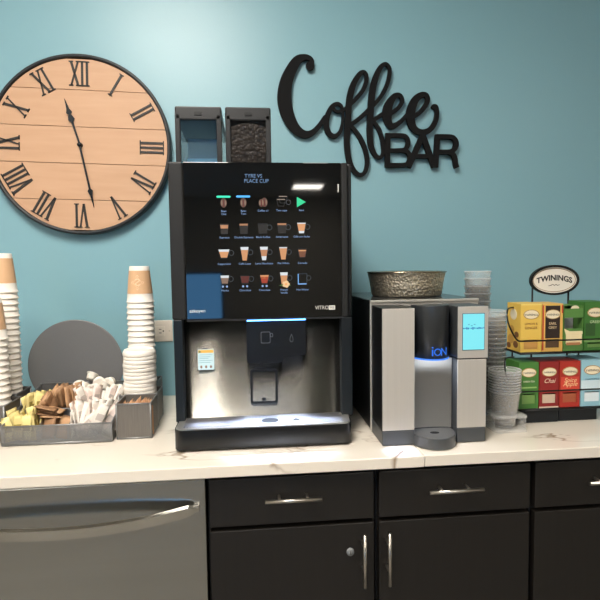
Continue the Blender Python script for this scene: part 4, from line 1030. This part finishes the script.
OV = FL((238, 224, 192)); OVR = FL((176, 138, 78)); INK = FL((62, 52, 44))
def oval(t, root, x, y, z, a, bb):
    b = new(); prism(b, ell(x, z, a, bb, 28), y-.0006, y+.0002); ringprism(b, ell(x, z, a, bb, 28), ell(x, z, a*.91, bb*.88, 28), y-.0009, y+.0002, 1)
    o = t.part('oval_label', b, [OV, OVR], root)
    b = new(); add_text(b, 'TWININGS', x, y-.0010, z-.001, a*.34, thick=.0003, arch=4); t.part('brand_lettering', b, INK, o); return o
def tea_box(x0, w, h, z0, col, label, title, tcol, body=None, side=None, slot=(.10, .32), bagcol=(226, 216, 196), yf=-.444, dpt=.07, script=False, bands=()):
    x1 = x0+w; xc = x0+w/2; t = Thing('tea_box', label, 'tea box', (xc, yf+dpt/2, z0), 'tea boxes on the rack')
    m = FL(col); g = .0012; b = new(); sz0, sz1 = z0+h*slot[0], z0+h*slot[1]; sxa, sxb = x0+w*.16, x1-w*.16
    # carton with a real dispensing opening cut in the front
    box(b, x0, x0+g, yf, yf+dpt, z0, z0+h); box(b, x1-g, x1, yf, yf+dpt, z0, z0+h); box(b, x0+g, x1-g, yf+dpt-g, yf+dpt, z0, z0+h); box(b, x0+g, x1-g, yf, yf+dpt, z0, z0+g); box(b, x0+g, x1-g, yf, yf+dpt, z0+h-g, z0+h)
    box(b, x0+g, x1-g, yf, yf+g, sz1, z0+h-g); box(b, x0+g, x1-g, yf, yf+g, z0+g, sz0); box(b, x0+g, sxa, yf, yf+g, sz0, sz1); box(b, sxb, x1-g, yf, yf+g, sz0, sz1)
    ct = t.part('carton', b, m)
    b = new()
    for k in range(4): box(b, sxa-.003, sxb+.003, yf+.003+k*.002, yf+.0045+k*.002, z0+g+.001, sz1-.004-k*.003)
    t.part('tea_bags', b, FL(bagcol))
    oval(t, ct, xc, yf-.0002, z0+h*.78, w*.38, h*.10)
    for (a, c, d, e, colr) in bands:
        b = new(); box(b, x0+w*a, x0+w*c, yf-.0004, yf+.0002, z0+h*d, z0+h*e); t.part('printed_band', b, FL(colr), ct)
    if title:
        b = new(); L = title.split('/')
        for k, s in enumerate(L): add_text(b, s, xc, yf-.0007, z0+h*(.585-.085*k), (.017 if script else w*1.02/max(len(s), 6)), thick=.0003, shear=.35 if script else 0)
        t.part('title_lettering', b, FL(tcol), ct)
    return t
WB = .0545
# lower tier
zl = T1+.0003
LX = [.7015, .7585, .8155, .8760]
tea_box(LX[0], WB, .124, zl, (70, 122, 52), 'green tea box at the left end of the lower tier', 'GREEN TEA', (222, 226, 196), bagcol=(120, 160, 84), bands=[(.1, .9, .44, .47, (150, 186, 110))])
tea_box(LX[1], WB, .124, zl, (138, 34, 32), 'dark red chai tea box on the lower tier', 'Chai', (236, 206, 180), bagcol=(214, 190, 166), script=True, bands=[(.12, .88, .36, .375, (220, 110, 80)), (.0, 1, .0, .03, (222, 200, 180))])
tea_box(LX[2], WB+.003, .124, zl, (170, 46, 34), 'bright red tea box on the lower tier between the chai and pale blue boxes', 'Spice/Apple', (240, 200, 150), bagcol=(176, 92, 60), script=True, bands=[(.06, .94, .36, .66, (206, 70, 54))])
tea_box(LX[3], WB+.008, .126, zl, (150, 196, 210), 'pale blue tea box at the right end of the lower tier', 'CHAMOMILE', (90, 130, 150), bagcol=(226, 236, 240), bands=[(.0, 1, .36, .56, (204, 224, 230))])
# upper tier
zu = T2+.0003
UX = [.7035, .764, .8235, .8815]
ty = tea_box(UX[0], .0575, .128, zu, (228, 190, 88), 'yellow lemon tea box at the left end of the upper tier', 'LEMON &/GINGER', (150, 100, 50), bagcol=(200, 150, 80), slot=(.06, .26), bands=[(0, 1, .97, 1, (238, 210, 120))])
ts = new()                                             # oval on the yellow box's side
prism(ts, [(-.408+.017*math.cos(2*PI*i/24), zu+.098+.015*math.sin(2*PI*i/24)) for i in range(24)], UX[0]-.0006, UX[0]+.0004, axis='X'); ty.part('oval_label', ts, OV)
ts = new()
for k, (yy, zz, rr, cc) in enumerate([(-.395, .03, .016, 0), (-.42, .018, .012, 1), (-.40, .058, .012, 0), (-.425, .045, .010, 1), (-.385, .012, .010, 1)]):
    prism(ts, [(yy+rr*math.cos(2*PI*i/14), zu+zz+rr*.8*math.sin(2*PI*i/14)) for i in range(14)], UX[0]-.0006-.0001*k, UX[0]+.0004, cc, axis='X')
ty.part('fruit_print', ts, [FL((196, 150, 72)), FL((128, 84, 44))])
tea_box(UX[1], .0565, .127, zu, (222, 178, 92), 'black-fronted tea box with yellow borders on the upper tier', 'EARL/GREY', (214, 190, 150), bagcol=(88, 66, 46), slot=(.08, .26), bands=[(.14, .86, .28, .96, (44, 30, 24)), (.0, .06, .03, .97, (190, 54, 40)), (.94, 1, .80, .97, (190, 54, 40))])
# opened green box
x0, w, h, yf, dpt = UX[2], .0545, .120, -.444, .07; x1 = x0+w; g = .0012
og = Thing('tea_box', 'opened green tea box with torn window showing tea bags, upper tier', 'tea box', (x0+w/2, yf+dpt/2, zu), 'tea boxes on the rack')
b = new(); box(b, x0, x0+g, yf, yf+dpt, zu, zu+h); box(b, x1-g, x1, yf, yf+dpt, zu, zu+h); box(b, x0+g, x1-g, yf+dpt-g, yf+dpt, zu, zu+h); box(b, x0+g, x1-g, yf, yf+dpt, zu, zu+g)
box(b, x0+g, x1-g, yf, yf+g, zu+h*.74, zu+h*.94); box(b, x0+g, x1-g, yf, yf+g, zu+g, zu+h*.50); box(b, x0+g, x1-g, yf+.02, yf+dpt, zu+h-g, zu+h)
ct = og.part('carton', b, FL((84, 130, 62)))
b = new(); box(b, x0+w*.12, x1-w*.06, yf-.0006, yf+.0002, zu+h*.16, zu+h*.44); prism(b, [(x0+w*.02, zu+h*.50), (x0+w*.3, zu+h*.44), (x1-w*.04, zu+h*.44), (x1-w*.02, zu+h*.38), (x0+w*.12, zu+h*.36)], yf-.0008, yf+.0002); og.part('cream_panel', b, FL((232, 214, 170)), ct)
b = new(); box(b, x0+w*.14, x1-w*.14, yf-.0009, yf-.0004, zu+h*.13, zu+h*.19); og.part('printed_band', b, FL((186, 128, 84)), ct)
b = new(); box(b, x0+.004, x1-.004, yf+.035, yf+.05, zu+.003, zu+h*.72, .002); og.part('tea_bags', b, FL((150, 150, 146)))
b = new(); prism(b, ell(x1-w*.22, zu+h*.92, w*.22, h*.075, 24), yf+.0165, yf+.018); og.part('oval_label', b, OV, ct)
tea_box(UX[3], .0615, .130, zu, (60, 112, 46), 'closed green tea box at the right end of the upper tier', 'GREEN', (196, 214, 170), bagcol=(110, 150, 80), slot=(.06, .16), bands=[(.05, .5, .30, .56, (48, 84, 38)), (.0, 1, .17, .24, (110, 150, 84))])

# ================================================================== world and view
w = bpy.data.worlds.new('world'); scn.world = w; w.use_nodes = True
N, L = w.node_tree.nodes, w.node_tree.links
N['Background'].inputs['Color'].default_value = (.16, .5, 1, 1); N['Background'].inputs['Strength'].default_value = 5
scn.view_settings.view_transform = 'Standard'; scn.view_settings.look = 'None'; scn.view_settings.gamma = 1; scn.view_settings.use_curve_mapping = False
scn.view_settings.exposure = 0
